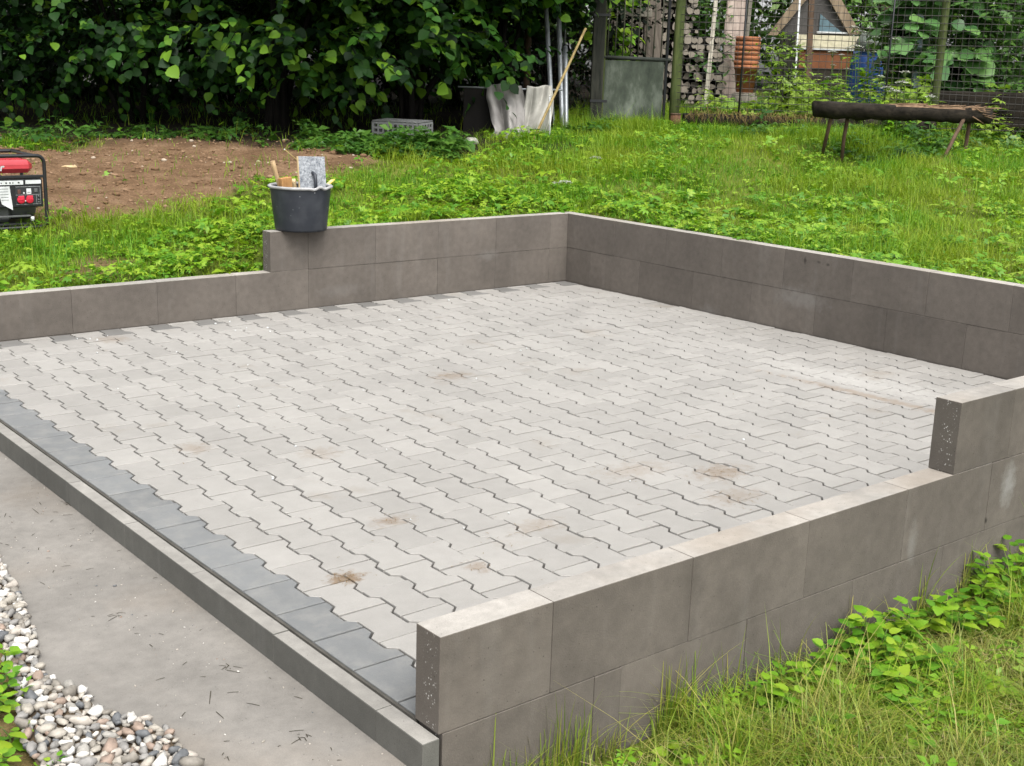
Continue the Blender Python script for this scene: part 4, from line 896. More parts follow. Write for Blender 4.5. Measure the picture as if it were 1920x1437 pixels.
for (u, v, s, side) in ((1541, 290, -.41, -1), (1768, 298, .36, -1), (1590, 275, -.30, 1), (1822, 282, .41, 1)):
    if side < 0: f_ = Vector(hit(u, v))
    else: f_ = C0 + ex * (s * L) + ey * .14 * 1; 
    f_.z = gz(f_.x, f_.y) - .03
    top = ex * (s * L) + ez * -.02 + ey * (-.04 if side < 0 else .04) * (1 if ey.dot(FW3) > 0 else -1)
    if side > 0: f_ = C0 + ex * (s * L) + FW3 * .16; f_.z = gz(f_.x, f_.y) - .03
    q = f_ - C0; obj('leg', tube_mesh('leg', [q, q * .5 + top * .5 + Vector(RNG.normal(0, .006, 3)), top], [.017, .018, .020], 9), lb, M_BROWNPOST)

# ---- fence, gate
PA, PB_ = Vector(hit(1262, 238)), Vector(hit(1747, 250)); PA.z = gz(PA.x, PA.y); PB_.z = gz(PB_.x, PB_.y); fdir = (PB_ - PA); fdir.z = 0; span = fdir.length; fdir.normalize()
fen = empty('wire_fence', PA, label='rusty wire mesh fence with green wooden posts behind the log bench', cat='fence')
def post(parent, rel, h, r, mat, name='post', n=10, sq=False):
    pts = [rel + Vector((RNG.normal(0, .004), RNG.normal(0, .004), z)) for z in np.linspace(-.1, h, 6)]; return obj(name, tube_mesh(name, pts, [r * RNG.uniform(.93, 1.07) for _ in pts], n), parent, mat)
post(fen, Vector((0, 0, 0)), 2.3, .055, M_GREENPOST); post(fen, PB_ - PA, 2.3, .042, M_GREENPOST)
end = fdir * (span * 2.0); end.z = gz(*(PA + end)[:2]) - PA.z; post(fen, end, 2.3, .045, M_GREENPOST)
wires = []; LW = span * 2.0; nrm = Vector((-fdir.y, fdir.x, 0)); nrm = nrm if nrm.dot(FW3) < 0 else -nrm
def sag(s, z): return .012 * math.sin(s * 3.1 + z * 2) + .008 * math.sin(s * 7 + z)
for z in np.arange(.06, 2.2, .075):
    ss = np.linspace(0, LW, 26); wires.append(([fdir * s + nrm * (.06 + sag(s, z)) + UP * (z + .008 * math.sin(s * 2.3 + z * 5)) for s in ss],  .0034))
for s in np.arange(.05, LW, .075):
    zs = np.linspace(.04, 2.2, 7); wires.append(([fdir * s + nrm * (.063 + sag(s, z)) + UP * z for z in zs], .0027))
o = obj('wire_mesh', tubes_mesh('wire_mesh', wires, 4), fen, plain('rusty_wire', (.06, .055, .05), .6, .4, .4)); o['kind'] = 'stuff'
sk = [fdir * s + nrm * .03 + UP * (gz(*(PA + fdir * s)[:2]) - PA.z + .05) for s in np.linspace(.1, span * 1.0, 14)]
obj('bottom_board', tube_mesh('bottom_board', [q + UP * .03 for q in sk], .075, 6), fen, M_ROT)
fr = []
for s in np.linspace(.15, span * .55, 260):
    b = fdir * s + nrm * RNG.uniform(.03, .09) + UP * (gz(*(PA + fdir * s)[:2]) - PA.z + .15 + RNG.normal(0, .01)); fr.append(([b, b + nrm * .05 + UP * .01 + Vector(RNG.normal(0, .03, 3)), b + nrm * .08 - UP * RNG.uniform(.03, .12) + Vector(RNG.normal(0, .03, 3))], [.003, .003, .001]))
o = obj('dry_grass_fringe', tubes_mesh('dry_grass_fringe', fr, 3), fen, plain('dry_fringe', (.20, .15, .06), .9, .1)); o['kind'] = 'stuff'
for s in np.linspace(.7, span - .6, 2): obj('steel_stake', tube_mesh('steel_stake', [fdir * s + nrm * .075 + UP * z for z in (-.1, .9, 2.0)], .011, 6), fen, M_BLACK)
# fence left of the gate
LA, LB = Vector(hit(1112, 236)), ground_at(985, 14.6); LB = Vector(LB)
f2 = empty('side_fence', LA, label='dark old wire mesh fence between the steel pipes and the gate post', cat='fence'); dd = LB - LA; w2 = []
for z in np.arange(.1, 2.2, .06): w2.append(([dd * s + UP * z for s in np.linspace(0, 1, 6)], .0018))
for s in np.linspace(0, 1, 22): w2.append(([dd * s + UP * z for z in (.02, 1.1, 2.2)], .0016))
o = obj('wire_mesh', tubes_mesh('wire_mesh', w2, 4), f2, plain('brown_wire', (.07, .05, .035), .8, .3)); o['kind'] = 'stuff'
post(f2, dd * .45, 2.2, .012, M_GREYM, 'steel_stake', 6); post(f2, dd, 2.2, .04, M_BROWNPOST)
gl = Vector(hit(1115, 236)); gl.z = gz(gl.x, gl.y); gp_ = empty('gate_post', gl, label='dark square timber gate post beside the old gate', cat='post')
obj('timber', box_mesh('timber', (-.065, -.055, -.1), (.065, .055, 2.3), .008), gp_, wood('black_timber', (.012, .014, .012), (.045, .045, .035), .9, 5)); gp_.rotation_euler = (0, 0, AZ_CAM)
for z in (1.15, .25): obj('iron_strap', box_mesh('iron_strap', (-.069, -.06, z), (.12, -.0555, z + .03), .002), gp_, M_BLACK)
ga, gb = P3(1124, 232, 14.0), P3(1245, 236, 14.05); gd = gb - ga; gd.z = 0; GW = gd.length
gt = empty('garden_gate', (ga.x, ga.y, gz(ga.x, ga.y) + .01), label='old garden gate with stained sheet metal panel and iron bars above', cat='gate'); gt.rotation_euler = (0, 0, math.atan2(gd.y, gd.x))
def sheet_mat():
    m = NM('stained_green_sheet', .75, .3); p = m.pos((1, 1, .45), obj=True); n1 = m.noise(p, 5, 6, .65); c = m.ramp(n1, [(.3, (.018, .026, .018)), (.5, (.05, .062, .045)), (.68, (.13, .15, .12)), (.8, (.2, .2, .16))]); m.color(c); m.bump(n1, .2, .01); return m.m
GH = .66; obj('panel', box_mesh('panel', (.03, -.008, .02), (GW - .04, .006, GH), .002), gt, sheet_mat())
for x in (0, GW - .03): obj('stile', box_mesh('stile', (x, -.018, 0), (x + .03, .018, GH + .9), .003), gt, M_GREENPOST if x == 0 else M_BLACK)
obj('rail', tube_mesh('rail', [(-.03, 0, GH + .03), (GW * .5, 0, GH + .025), (GW + .03, 0, GH + .02)], .022, 8), gt, plain('mossy_iron', (.03, .036, .028), .8)); obj('rail', box_mesh('rail', (.03, -.012, -.0), (GW - .04, .012, .02), .002), gt, M_BLACK); obj('rail', box_mesh('rail', (.03, -.012, GH + .84), (GW - .04, .012, GH + .88), .002), gt, M_BLACK)
for i in range(8):
    x = .05 + i * (GW - .1) / 7.4; obj('bar', tube_mesh('bar', [(x, 0, GH + .03), (x + .004, 0, GH + .45), (x - .003, 0, GH + .86)], .0075, 6), gt, plain('olive_iron', (.075, .075, .05), .8))
rp = Vector(hit(1262, 242)); rp.z = gz(rp.x, rp.y); q = empty('rusty_pipe_stub', rp - FW3 * .16, label='short rusty pipe stub at the foot of the green gate post', cat='pipe'); q.location.z = gz(q.location.x, q.location.y) - .02; obj('stub', lathe_mesh('stub', [(.052, 0), (.055, .0), (.055, .19), (.047, .19), (.047, .02)], 20), q, wood('rust', (.07, .035, .02), (.17, .09, .05), .9, 5)); obj('stub_rim', lathe_mesh('stub_rim', [(.054, .18), (.058, .18), (.058, .195), (.046, .195)], 20), q, M_BROWNPOST)

# ---- steel pipes, canes
def pole(name, u0, v0, u1, v1, t0, t1, r, mat, label, cat, group=None, hollow=False, n=12):
    a = Vector(at(u1, v1, t1)); a.z = gz(a.x, a.y) - .02; b = Vector(at(u0, v0, t0)); d = b - a; root = empty(name, a, label=label, cat=cat, group=group)
    obj('shaft', tube_mesh('shaft', [d * t for t in np.linspace(0, 1, 6)], r, n), root, mat)
    return root, d
for (u0, v0, u1, v1, t0, r, lab) in ((1018, -90, 1037, 246, 13.6, .026, 'tall galvanised steel pipe standing right beside the hanging pale cloth'), (1044, -90, 1055, 244, 13.7, .027, 'tall galvanised steel pipe between the leaning cane and the short pipe'), (1060, 88, 1062, 246, 13.3, .024, 'short galvanised steel pipe ending below the fence top')):
    root, d = pole('steel_pipe', u0, v0, u1, v1, t0, 13.0, r, M_GALV, lab, 'pipe'); c = obj('end_cap', lathe_mesh('end_cap', [(r * .7, 0), (r * 1.02, 0), (r * 1.02, .02), (r * .7, .02), (r * .7, -.03)], 14), root, M_BLACK, d); c.rotation_euler = d.to_track_quat('Z', 'Y').to_euler()
root, d = pole('wooden_cane', 1098, 54, 999, 250, 12.6, 12.05, .013, M_BAMBOO, 'long dry wooden cane leaning across the steel pipes', 'cane'); obj('knot', lathe_mesh('knot', [(.013, -.012), (.019, 0), (.013, .012)], 10), root, M_BAMBOO, d * .55).rotation_euler = d.to_track_quat('Z', 'Y').to_euler()
root, d = pole('white_stick', 1031, 182, 1032, 252, 12.3, 12.25, .008, M_WHITE, 'short white stick in the grass at the foot of the pipes', 'stick'); obj('tip', lathe_mesh('tip', [(0, 0), (.009, 0), (.006, .012), (0, .014)], 8), root, M_WHITE, d)

# ---- tank with cloths
ta, tb = Vector(ground_at(868, 12.55)), Vector(ground_at(1036, 12.55)); dx = tb - ta; dx.z = 0; TW = dx.length; zt = at(950, 168, 12.5)[2]
tk = empty('water_tank', ta, label='dark open tank under the shrubs with cloths hung over its rim', cat='tank'); tk.rotation_euler = (0, 0, math.atan2(dx.y, dx.x)); th = zt - ta.z
M_TANK = plain('dark_tank_side', (.008, .007, .006), .9, .2, 0, .4, 6)
bm = bmesh.new(); box(bm, (0, 0, -.12), (TW, .03, th)); box(bm, (0, .52, -.12), (TW, .55, th)); box(bm, (0, .031, -.12), (.03, .519, th)); box(bm, (TW - .03, .031, -.12), (TW, .519, th)); obj('tank_side', bm_mesh(bm, 'tank_side'), tk, M_TANK)
obj('rim_rod', tube_mesh('rim_rod', [(-.06, .01, th + .012), (TW * .5, .01, th + .008), (TW + .08, .01, th + .012)], .009, 8), tk, M_GALV)
def cloth(name, Lx, Rx, t, label, mat, seed, trail=0.0):
    """draped cloth: Lx, Rx lists of (u,v) down the left and right edge"""
    r_ = np.random.default_rng(seed); nu, nv = 26, 30; V = []
    Lx, Rx = np.array(Lx, float), np.array(Rx, float)
    def interp(E, s): k = np.linspace(0, 1, len(E)); return np.array([np.interp(s, k, E[:, 0]), np.interp(s, k, E[:, 1])])
    org = Vector(at(*((Lx[0] + Rx[0]) / 2), t)); WV = [(r_.uniform(4, 24), r_.uniform(-5, 5), r_.uniform(0, 6.3), r_.uniform(.006, .02)) for _ in range(7)] + [(r_.uniform(1, 5), r_.uniform(4, 11), r_.uniform(0, 6.3), .014)]
    for j in range(-4, nv):
        s = max(j, 0) / (nv - 1)
        for i in range(nu):
            a = i / (nu - 1); uv = interp(Lx, s) * (1 - a) + interp(Rx, s) * a
            fold = sum(am * math.sin(fa * a + fs * s + ph) for fa, fs, ph, am in WV) * (1.0 + 1.2 * s)
            if j >= 0: q = Vector(at(uv[0], uv[1] + 1.5 * math.sin(a * 8 + seed) * (1 - s), t - .02 - trail * s ** 2 + fold))
            else: q = Vector(at(uv[0], uv[1] + 1.5 * math.sin(a * 8 + seed), t)) + FW3 * (.03 * -j) + UP * (.004 - .012 * j * j * .6)
            V.append(tuple(q - org))
    Fs = [(i + j * nu, i + 1 + j * nu, i + 1 + (j + 1) * nu, i + (j + 1) * nu) for j in range(nv + 3) for i in range(nu - 1)]
    me_ = bpy.data.meshes.new(name); me_.from_pydata(V, [], Fs); o = obj(name, me_, None, mat, org, True, label=label, cat='cloth'); md = o.modifiers.new('thick', 'SOLIDIFY'); md.thickness = .008; md = o.modifiers.new('sub', 'SUBSURF'); md.levels = md.render_levels = 1; return o
def cloth_mat(name, c):
    m = NM(name, .95, .1); p = m.pos(obj=True); m.color(m.mix(m.ramp(m.noise(p, 4, 5), [(.45, 0.0), (.7, .75)]), c, tuple(x * .5 for x in c))); m.bump(m.noise(p, 130, 3), .3, .004); return m.m
cloth('hanging_cloth', [(914, 158), (912, 182), (918, 205), (921, 225), (928, 245), (910, 270)], [(978, 161), (984, 180), (986, 200), (985, 225), (982, 245), (976, 266)], 12.42, 'grey stained cloth hanging over the tank rim and trailing on the grass', cloth_mat('grey_cloth', (.23, .22, .208)), 1, .35)
cloth('hanging_cloth', [(988, 163), (985, 190), (981, 215), (975, 250)], [(1034, 162), (1038, 185), (1036, 215), (1030, 252)], 12.40, 'pale cloth hanging over the tank rim next to the steel pipes', cloth_mat('pale_cloth', (.37, .36, .325)), 5, .05)

# ---- perforated crate, stone
cr = Vector(hit(785, 268)); cr.z = gz(cr.x, cr.y) - .03
ct = empty('plastic_crate', cr, label='grey perforated plastic crate lying under the hazel shrub', cat='crate'); ct.rotation_euler = (.04, 0, AZ_CAM - .42)
M_CRATE = plain('grey_crate_plastic', (.19, .195, .19), .6, .3, 0, .25)
def perforated(nx, nz, px, pz, bar, th):
    bm = bmesh.new(); xs = [0.0]; zs = [0.0]
    for i in range(nx): xs += [xs[-1] + bar, xs[-1] + bar + px]
    xs.append(xs[-1] + bar)
    for i in range(nz): zs += [zs[-1] + bar, zs[-1] + bar + pz]
    zs.append(zs[-1] + bar); g = {}
    def vt(i, k): return g.setdefault((i, k), bm.verts.new((xs[i], 0, zs[k])) if (i, k) not in g else g[(i, k)])
    for i in range(len(xs) - 1):
        for k in range(len(zs) - 1):
            if i % 2 == 1 and k % 2 == 1: continue
            bm.faces.new([vt(i, k), vt(i + 1, k), vt(i + 1, k + 1), vt(i, k + 1)])
    bmesh.ops.recalc_face_normals(bm, faces=bm.faces); bmesh.ops.solidify(bm, geom=list(bm.faces), thickness=th); m = bm_mesh(bm, 'perforated'); return m, xs[-1], zs[-1]
m1, lx, lz = perforated(9, 4, .035, .028, .018, .008); m2, ly, _ = perforated(5, 4, .034, .028, .018, .008); m3, _, _ = perforated(9, 5, .035, .034, .018, .008)
o = obj('long_side', m1, ct, M_CRATE, (-lx, 0, 0)); o = obj('long_side', m1, ct, [], (-lx, ly, 0)); o = obj('short_side', m2, ct, M_CRATE, (0, 0, 0)); o.rotation_euler = (0, 0, PI / 2); o = obj('short_side', m2, ct, [], (-lx, 0, 0)); o.rotation_euler = (0, 0, PI / 2)
o = obj('crate_bottom', m3, ct, M_CRATE, (-lx, ly, lz + .006)); o.rotation_euler = (PI / 2, 0, 0)
st = Vector(hit(883, 273)); V, Fs = pebble_template(31, 10, 7, .55); me = bpy.data.meshes.new('field_stone'); me.from_pydata((V * .085).tolist(), [], Fs); obj('field_stone', me, None, plain('lichen_stone', (.33, .33, .28), .9, .2, 0, .4, 20), (st.x, st.y, gz(st.x, st.y) + .03), True, label='pale field stone lying in the grass beside the grey cloth', cat='stone')

# ================================================================== behind the fence
# ---- woodpile: sawn round logs, cut ends to the garden
wpl, wpr = Vector(ground_at(1128, 17.0)), Vector(ground_at(1345, 17.4)); wd_ = wpr - wpl; wd_.z = 0; WW = wd_.length
wp = empty('woodpile', wpl, label='stacked woodpile with pale sawn log ends behind the gate', cat='woodpile'); wp.rotation_euler = (0, 0, math.atan2(wd_.y, wd_.x))
M_END = wood('pale_sawn_end', (.12, .10, .08), (.36, .32, .26), .9, 10, 1); lm = []
for s in range(6):
    r_ = np.random.default_rng(40 + s); n = 9; k = r_.uniform(.7, 1.15, n); V = [(math.cos(2 * PI * i / n) * k[i], y, math.sin(2 * PI * i / n) * k[i]) for y in (0, 1) for i in range(n)]
    Fs = [(i, (i + 1) % n, n + (i + 1) % n, n + i) for i in range(n)] + [tuple(range(n))[::-1], tuple(n + i for i in range(n))]
    q = bpy.data.meshes.new('log'); q.from_pydata(V, [], Fs); q.materials.append(M_BARK); q.materials.append(M_END); q.polygons[n].material_index = 1; q.polygons[n + 1].material_index = 1; lm.append(q)
z = .04; row = 0
while z < 1.75:
    x = .05 + .03 * (row % 2); hh_ = random.uniform(.042, .075)
    while x < WW * (1.0 if z < .95 else .75):
        r0 = hh_ * random.uniform(.6, 1.25); o = obj('log', random.choice(lm), wp, [], (x + r0, random.uniform(-.10, .10), z + random.gauss(0, .008))); o.scale = (r0, .5, r0 * random.uniform(.75, 1.0)); o.rotation_euler = (random.gauss(0, .03), random.uniform(-.5, .5), random.gauss(0, .05)); x += 2 * r0 * .98
    z += hh_ * 1.62; row += 1
def board(name, u0, v0, u1, v1, t, wid, th, mat, label, cat, tb=None, notch=True):
    a = Vector(at(u1, v1, tb or t)); a.z = gz(a.x, a.y) - .02; b = Vector(at(u0, v0, t)); root = empty(name, a, label=label, cat=cat); d = b - a
    z_ = d.normalized(); x_ = RT3 - z_ * RT3.dot(z_); x_.normalize(); y_ = z_.cross(x_); R_ = Matrix((x_, y_, z_)).transposed(); bm = bmesh.new(); n = 7
    for i in range(n + 1):
        c = d.length * i / n; w_ = wid / 2 * (1 + random.gauss(0, .06)); [bm.verts.new(p) for p in ((-w_, -th / 2, c), (w_, -th / 2, c), (w_, th / 2, c), (-w_, th / 2, c))]
    bm.verts.ensure_lookup_table(); v = bm.verts
    for i in range(n):
        for k in range(4): bm.faces.new((v[4 * i + k], v[4 * i + (k + 1) % 4], v[4 * i + 4 + (k + 1) % 4], v[4 * i + 4 + k]))
    bm.faces.new(v[0:4]); bm.faces.new(v[4 * n:4 * n + 4]); o = obj('timber', bm_mesh(bm, 'timber'), root, mat); o.rotation_euler = R_.to_euler(); return root
board('old_post', 1222, -60, 1224, 215, 16.2, .22, .18, wood('grey_brown_trunk', (.06, .05, .04), (.16, .135, .11), .9, 4), 'thick weathered post standing in front of the woodpile behind the gate', 'post')
board('leaning_board', 1384, -60, 1370, 185, 17.6, .27, .05, M_PINKWOOD, 'wide pinkish weathered board standing behind the terracotta pots', 'board')
board('split_stick', 1348, -60, 1326, 150, 17.2, .055, .04, wood('bare_pale_wood', (.26, .24, .19), (.45, .42, .35), .9, 5), 'pale split stick leaning on the woodpile end', 'stick', 17.0)
board('split_stick', 1413, -50, 1392, 120, 17.9, .05, .04, M_GREYWOOD, 'grey stick leaning behind the terracotta pots', 'stick')
board('white_pole', 1503, -60, 1489, 190, 17.2, .022, .02, M_WHITE, 'thin white pole leaning in front of the hut', 'pole')
board('brown_post', 1524, -60, 1513, 200, 17.6, .075, .07, M_BROWNPOST, 'rusty brown post in front of the cream fascia of the hut', 'post')
board('plastic_tube', 1728, -60, 1722, 160, 15.4, .085, .08, plain('pale_blue_plastic', (.36, .46, .55), .5, .4), 'pale blue plastic tube hanging among the big leaves', 'tube')
board('tree_trunk', 1664, -60, 1668, 190, 19.5, .22, .2, M_BROWNPOST, 'brown tree trunk behind the white flowers and wire fence', 'trunk')
pr_ = P3(1212, 25, 16.0); root = empty('sawn_beam', pr_, label='squared grey beam end lying across behind the gate bars', cat='beam'); root.rotation_euler = (0, 0, AZ_CAM + .3); obj('timber', box_mesh('timber', (-.75, -.05, -.05), (.06, .05, .05), .006), root, M_GREYWOOD); obj('sawn_face', box_mesh('sawn_face', (.0605, -.046, -.046), (.064, .046, .046), .001), root, M_END)
# ---- stack of terracotta pots
pb = Vector(ground_at(1394, 17.1)); POT = [(.0, .0), (.115, .0), (.152, .30), (.165, .30), (.170, .355), (.158, .36), (.150, .345), (.112, .03), (0, .03)]
pm_ = lathe_mesh('pot_body', POT, 28); zt_ = at(1395, 70, 17.1)[2]; base_ = zt_ - .36 - 6 * .062
sd = empty('stump', (pb.x, pb.y, pb.z - .03), label='grey sawn stump under the stack of terracotta pots', cat='stump'); obj('trunk', lathe_mesh('trunk', [(0, 0), (.19, 0), (.17, base_ - pb.z + .01), (0, base_ - pb.z + .03)], 14), sd, M_GREYWOOD); obj('sawn_top', lathe_mesh('sawn_top', [(0, base_ - pb.z + .0301), (.155, base_ - pb.z + .018), (.15, base_ - pb.z + .024), (0, base_ - pb.z + .0305)], 14), sd, M_END)
for i in range(7):
    lab = 'terracotta pot at the bottom of the nested stack' if i == 0 else ('topmost terracotta pot of the nested stack' if i == 6 else 'terracotta pot nested in the middle of the stack')
    r = empty('flower_pot', (pb.x + random.gauss(0, .004), pb.y + random.gauss(0, .004), base_ + i * .062), label=lab, cat='pot', group='nested terracotta pots'); obj('pot_body', pm_, r, M_TERRA)
# ---- hut with gable, cream fascia and brown side
hb = Vector(ground_at(1524, 18.6)); S = 18.6 / F_PX; hut = empty('garden_hut', hb, label='low garden hut with pointed gable boards, cream fascia and rust brown side', cat='hut'); hut.rotation_euler = (0, 0, AZ_CAM)
def hz(v): return at(1524, v, 18.6)[2] - hb.z
def hx(u): return (u - 1524) * S
def slab_poly(name, pts, y0, y1, mat):
    bm = bmesh.new(); f = bm.faces.new([bm.verts.new((hx(u), y0, hz(v))) for u, v in pts]); r = bmesh.ops.extrude_face_region(bm, geom=[f]); bmesh.ops.translate(bm, verts=[q for q in r['geom'] if isinstance(q, bmesh.types.BMVert)], vec=(0, y1 - y0, 0)); return obj(name, bm_mesh(bm, name), hut, mat)
M_TAN = wood('tan_board', (.17, .125, .08), (.30, .235, .16), .85, 4)
slab_poly('gable_wall', [(1440, 68), (1516, -30), (1585, 68)], .03, .10, plain('grey_canvas', (.085, .08, .075), .9, .2)); slab_poly('gable_board', [(1430, 70), (1517, -60), (1525, -38), (1446, 70)], -.04, .022, M_TAN); slab_poly('gable_board', [(1517, -60), (1600, 62), (1580, 66), (1509, -38)], -.05, .0215, M_TAN)
wn = slab_poly('window', [(1524, 28), (1524, 60), (1566, 60)], .004, .024, plain('blue_grey_glass', (.12, .19, .22), .3, .5)); slab_poly('window_sill', [(1520, 60), (1578, 60), (1578, 64), (1520, 64)], -.02, .028, M_WHITE)
slab_poly('fascia', [(1482, 67), (1604, 67), (1604, 91), (1482, 91)], -.06, .02, plain('cream_paint', (.62, .57, .40), .7, .3)); slab_poly('trim', [(1478, 91.5), (1608, 91.5), (1608, 94), (1478, 94)], -.07, .02, M_WHITE)
slab_poly('side_panel', [(1490, 95), (1600, 95), (1600, 128), (1490, 128)], -.03, .06, plain('rust_brown_panel', (.20, .075, .03), .8, .3)); slab_poly('base_wall', [(1490, 129), (1600, 129), (1600, 205), (1490, 205)], -.01, .06, plain('dark_base', (.035, .03, .022), .9, .2))
bm = bmesh.new(); box(bm, (hx(1488), .101, -.1), (hx(1602), 1.3, hz(68))); obj('rear_body', bm_mesh(bm, 'rear_body'), hut, M_GREYWOOD)
# ---- blue tarp and grey tub
tb_ = Vector(ground_at(1612, 17.8)); V, Fs = [], []; n, m = 20, 12; T_S = 17.8 / F_PX; zt_ = at(1620, 100, 17.8)[2] - tb_.z
for j in range(m):
    s = j / (m - 1)
    for i in range(n):
        a = 2 * PI * i / n; r = (.17 + .12 * s ** .7) * (1 + .12 * math.sin(a * 5 + s * 3) + .06 * math.sin(a * 9)); V.append((r * math.cos(a) + .14 * s, r * math.sin(a), zt_ * (1 - s) ** 1.0 + .02 * math.sin(a * 4)))
Fs = [(j * n + i, j * n + (i + 1) % n, (j + 1) * n + (i + 1) % n, (j + 1) * n + i) for j in range(m - 1) for i in range(n)] + [tuple(range(n))]
me = bpy.data.meshes.new('blue_tarp'); me.from_pydata(V, [], Fs); obj('blue_tarp', me, None, M_BLUE, tb_, True, label='blue tarpaulin draped in a heap beside the hut', cat='tarpaulin')
q = empty('grey_tub', (P3(1632, 90, 18.3).x, P3(1632, 90, 18.3).y, tb_.z), label='upturned grey tub on a post beside the blue tarpaulin', cat='tub'); zz = at(1632, 92, 18.3)[2] - tb_.z; obj('tub_body', lathe_mesh('tub_body', [(0, zz + .23), (.13, zz + .22), (.20, zz + .13), (.23, zz), (.22, zz), (0, zz + .19)], 24), q, plain('grey_green_tub', (.12, .14, .12), .7)); obj('tub_post', tube_mesh('tub_post', [(0, 0, -.1), (0, 0, zz * .5), (0, 0, zz + .2)], .04, 8), q, M_BROWNPOST)
# ---- timber beam of a raised bed on the right
a, b = Vector(ground_at(1716, 14.75)), Vector(ground_at(1990, 14.55)); d = b - a; d.z = 0; be = empty('timber_beam', a, label='long dark timber beam edging the bed behind the fence post', cat='beam'); be.rotation_euler = (0, 0, math.atan2(d.y, d.x)); zt_ = at(1800, 172, 14.6)[2] - a.z
bm = bmesh.new(); box(bm, (0, 0, .13), (d.length, .2, zt_), 0, .015); bmesh.ops.subdivide_edges(bm, edges=[e for e in bm.edges if e.calc_length() > .5], cuts=14); [v.co.__setattr__('z', v.co.z + random.gauss(0, .008)) for v in bm.verts]; obj('upper_beam', bm_mesh(bm, 'upper_beam'), be, M_ROT)
bm = bmesh.new(); box(bm, (.02, .02, -.15), (d.length, .22, .125), 0, .015); obj('lower_beam', bm_mesh(bm, 'lower_beam'), be, M_ROT)
# ---- white umbels and small flowers
def umbel_plant(u, v, t, r, label, group):
    top = Vector(at(u, v, t)); b = Vector((top.x + random.gauss(0, .05), top.y + random.gauss(0, .05), 0)); b.z = gz(b.x, b.y) - .01; root = empty('umbel_plant', b, label=label, cat='flower', group=group); d = top - b
    st = [d * s + Vector((.03 * math.sin(s * 3), 0, 0)) * (1 - s) for s in np.linspace(0, 1, 6)]; tb = [(st, np.linspace(.007, .003, 6))]
    n = 11; heads = []
    for i in range(n):
        a = i * 2.4; q = r * math.sqrt((i + .3) / n); p = d + Vector((q * math.cos(a), q * math.sin(a), .02 - .3 * q * q / r)); heads.append(p); tb.append(([d - UP * .06, d - UP * .02 + (p - d) * .4, p], [.002, .0015, .0012]))
    obj('stem', tubes_mesh('stem', tb, 5), root, M_STEM)
    n2 = n * 14; P = np.array([tuple(heads[i % n]) for i in range(n2)]) + RNG.normal(0, r * .13, (n2, 3)) * [1, 1, .3]; A = frames(RNG.normal(0, 1, (n2, 3)) * [1, 1, .15], np.tile([0, 0, 1.0], (n2, 1)) + RNG.normal(0, .25, (n2, 3)), np.full(n2, r * .17))
    obj('flower_head', scatter_mesh('flower_head', [(-.5, -.5, 0), (.5, -.5, 0), (.5, .5, .05), (-.5, .5, .05)], [(0, 1, 2, 3)], A, P, rnd(n2)), root, M_WHITEF, kind='stuff')
    k = 7; a = rnd(k, 0, 6.28); s = rnd(k, .15, .7); ax_ = np.stack([np.cos(a), np.sin(a), np.full(k, .2)], 1); obj('foliage', scatter_mesh('foliage', COMP5[0], COMP5[1], frames(ax_, np.array([0, 0, 1.0]) + RNG.normal(0, .3, (k, 3)), np.full(k, .10)), s[:, None] * np.array(d) + ax_ * .04, rnd(k)), root, M_WEED)
for u, v, r in ((1601, 52, .06), (1612, 60, .07), (1631, 55, .05), (1626, 63, .055), (1662, 48, .075), (1641, 72, .045), (1630, 80, .055), (1664, 69, .055), (1676, 75, .055), (1605, 88, .075), (1590, 92, .05), (1561, 99, .06), (1578, 105, .04), (1637, 99, .05), (1664, 111, .07), (1588, 131, .04), (1552, 147, .035), (1562, 124, .035), (1845, 86, .05), (1915, 75, .07), (1840, 120, .04)):
    umbel_plant(u, v, 15.4 + random.uniform(-.3, .4), r, 'white umbel flower standing behind the wire fence', 'white umbels behind the fence')
for u, v, r in ((1697, 137, .055), (1690, 156, .07), (1662, 166, .065), (1677, 172, .07), (1745, 183, .06), (1650, 145, .04)):
    umbel_plant(u, v, 13.2, r, 'white umbel flower rising between the log bench and the fence', 'white umbels above the bench')
for u, v in ((1117, 298), (1111, 306), (1116, 316), (1094, 316), (1043, 347), (1060, 344)):
    umbel_plant(u, v, 10.9 if v < 330 else 9.9, .05, 'small white flower cluster in the grass behind the back wall', 'white flowers in the meadow')

# ---- stones and clods on the mound, crumbs and twigs on the paving
n = 2600; x, y = area(-120, 760, 8.2, 11.8, n); k = soil_mask(x, y) > .5; x, y = x[k], y[k]; n = len(x); sz = RNG.lognormal(math.log(.009), .55, n).clip(.004, .045)
o = obj('soil_clods', multi_scatter('soil_clods', [(PT[0][0], PT[0][1], zrot(n) * sz[:, None, None], np.stack([x, y, ground_z(x, y) + sz * .2], 1), rnd(n))], True), None, None or (lambda m: (m.color(m.ramp(m.rand(), [(0, (.13, .08, .045)), (.55, (.20, .13, .08)), (.93, (.36, .30, .23))], 'CONSTANT')), m.m)[1])(NM('clod', .95, .1)), kind='stuff'); o['label'] = 'clods and small stones on the dirt mound'
q = Vector(hit(128, 326)); root = empty('pale_stick', (q.x, q.y, gz(q.x, q.y) + .05), label='short pale broken stick lying on the dirt mound', cat='stick'); root.rotation_euler = (0, 0, AZ_CAM); obj('shaft', tube_mesh('shaft', [(-.06, 0, .0), (-.02, 0, .008), (.03, 0, .004), (.07, 0, .006)], [.003, .007, .012, .008], 8), root, M_PALEW); obj('knot', lathe_mesh('knot', [(0, -.012), (.012, 0), (0, .012)], 8), root, M_PALEW, (.055, 0, .012))
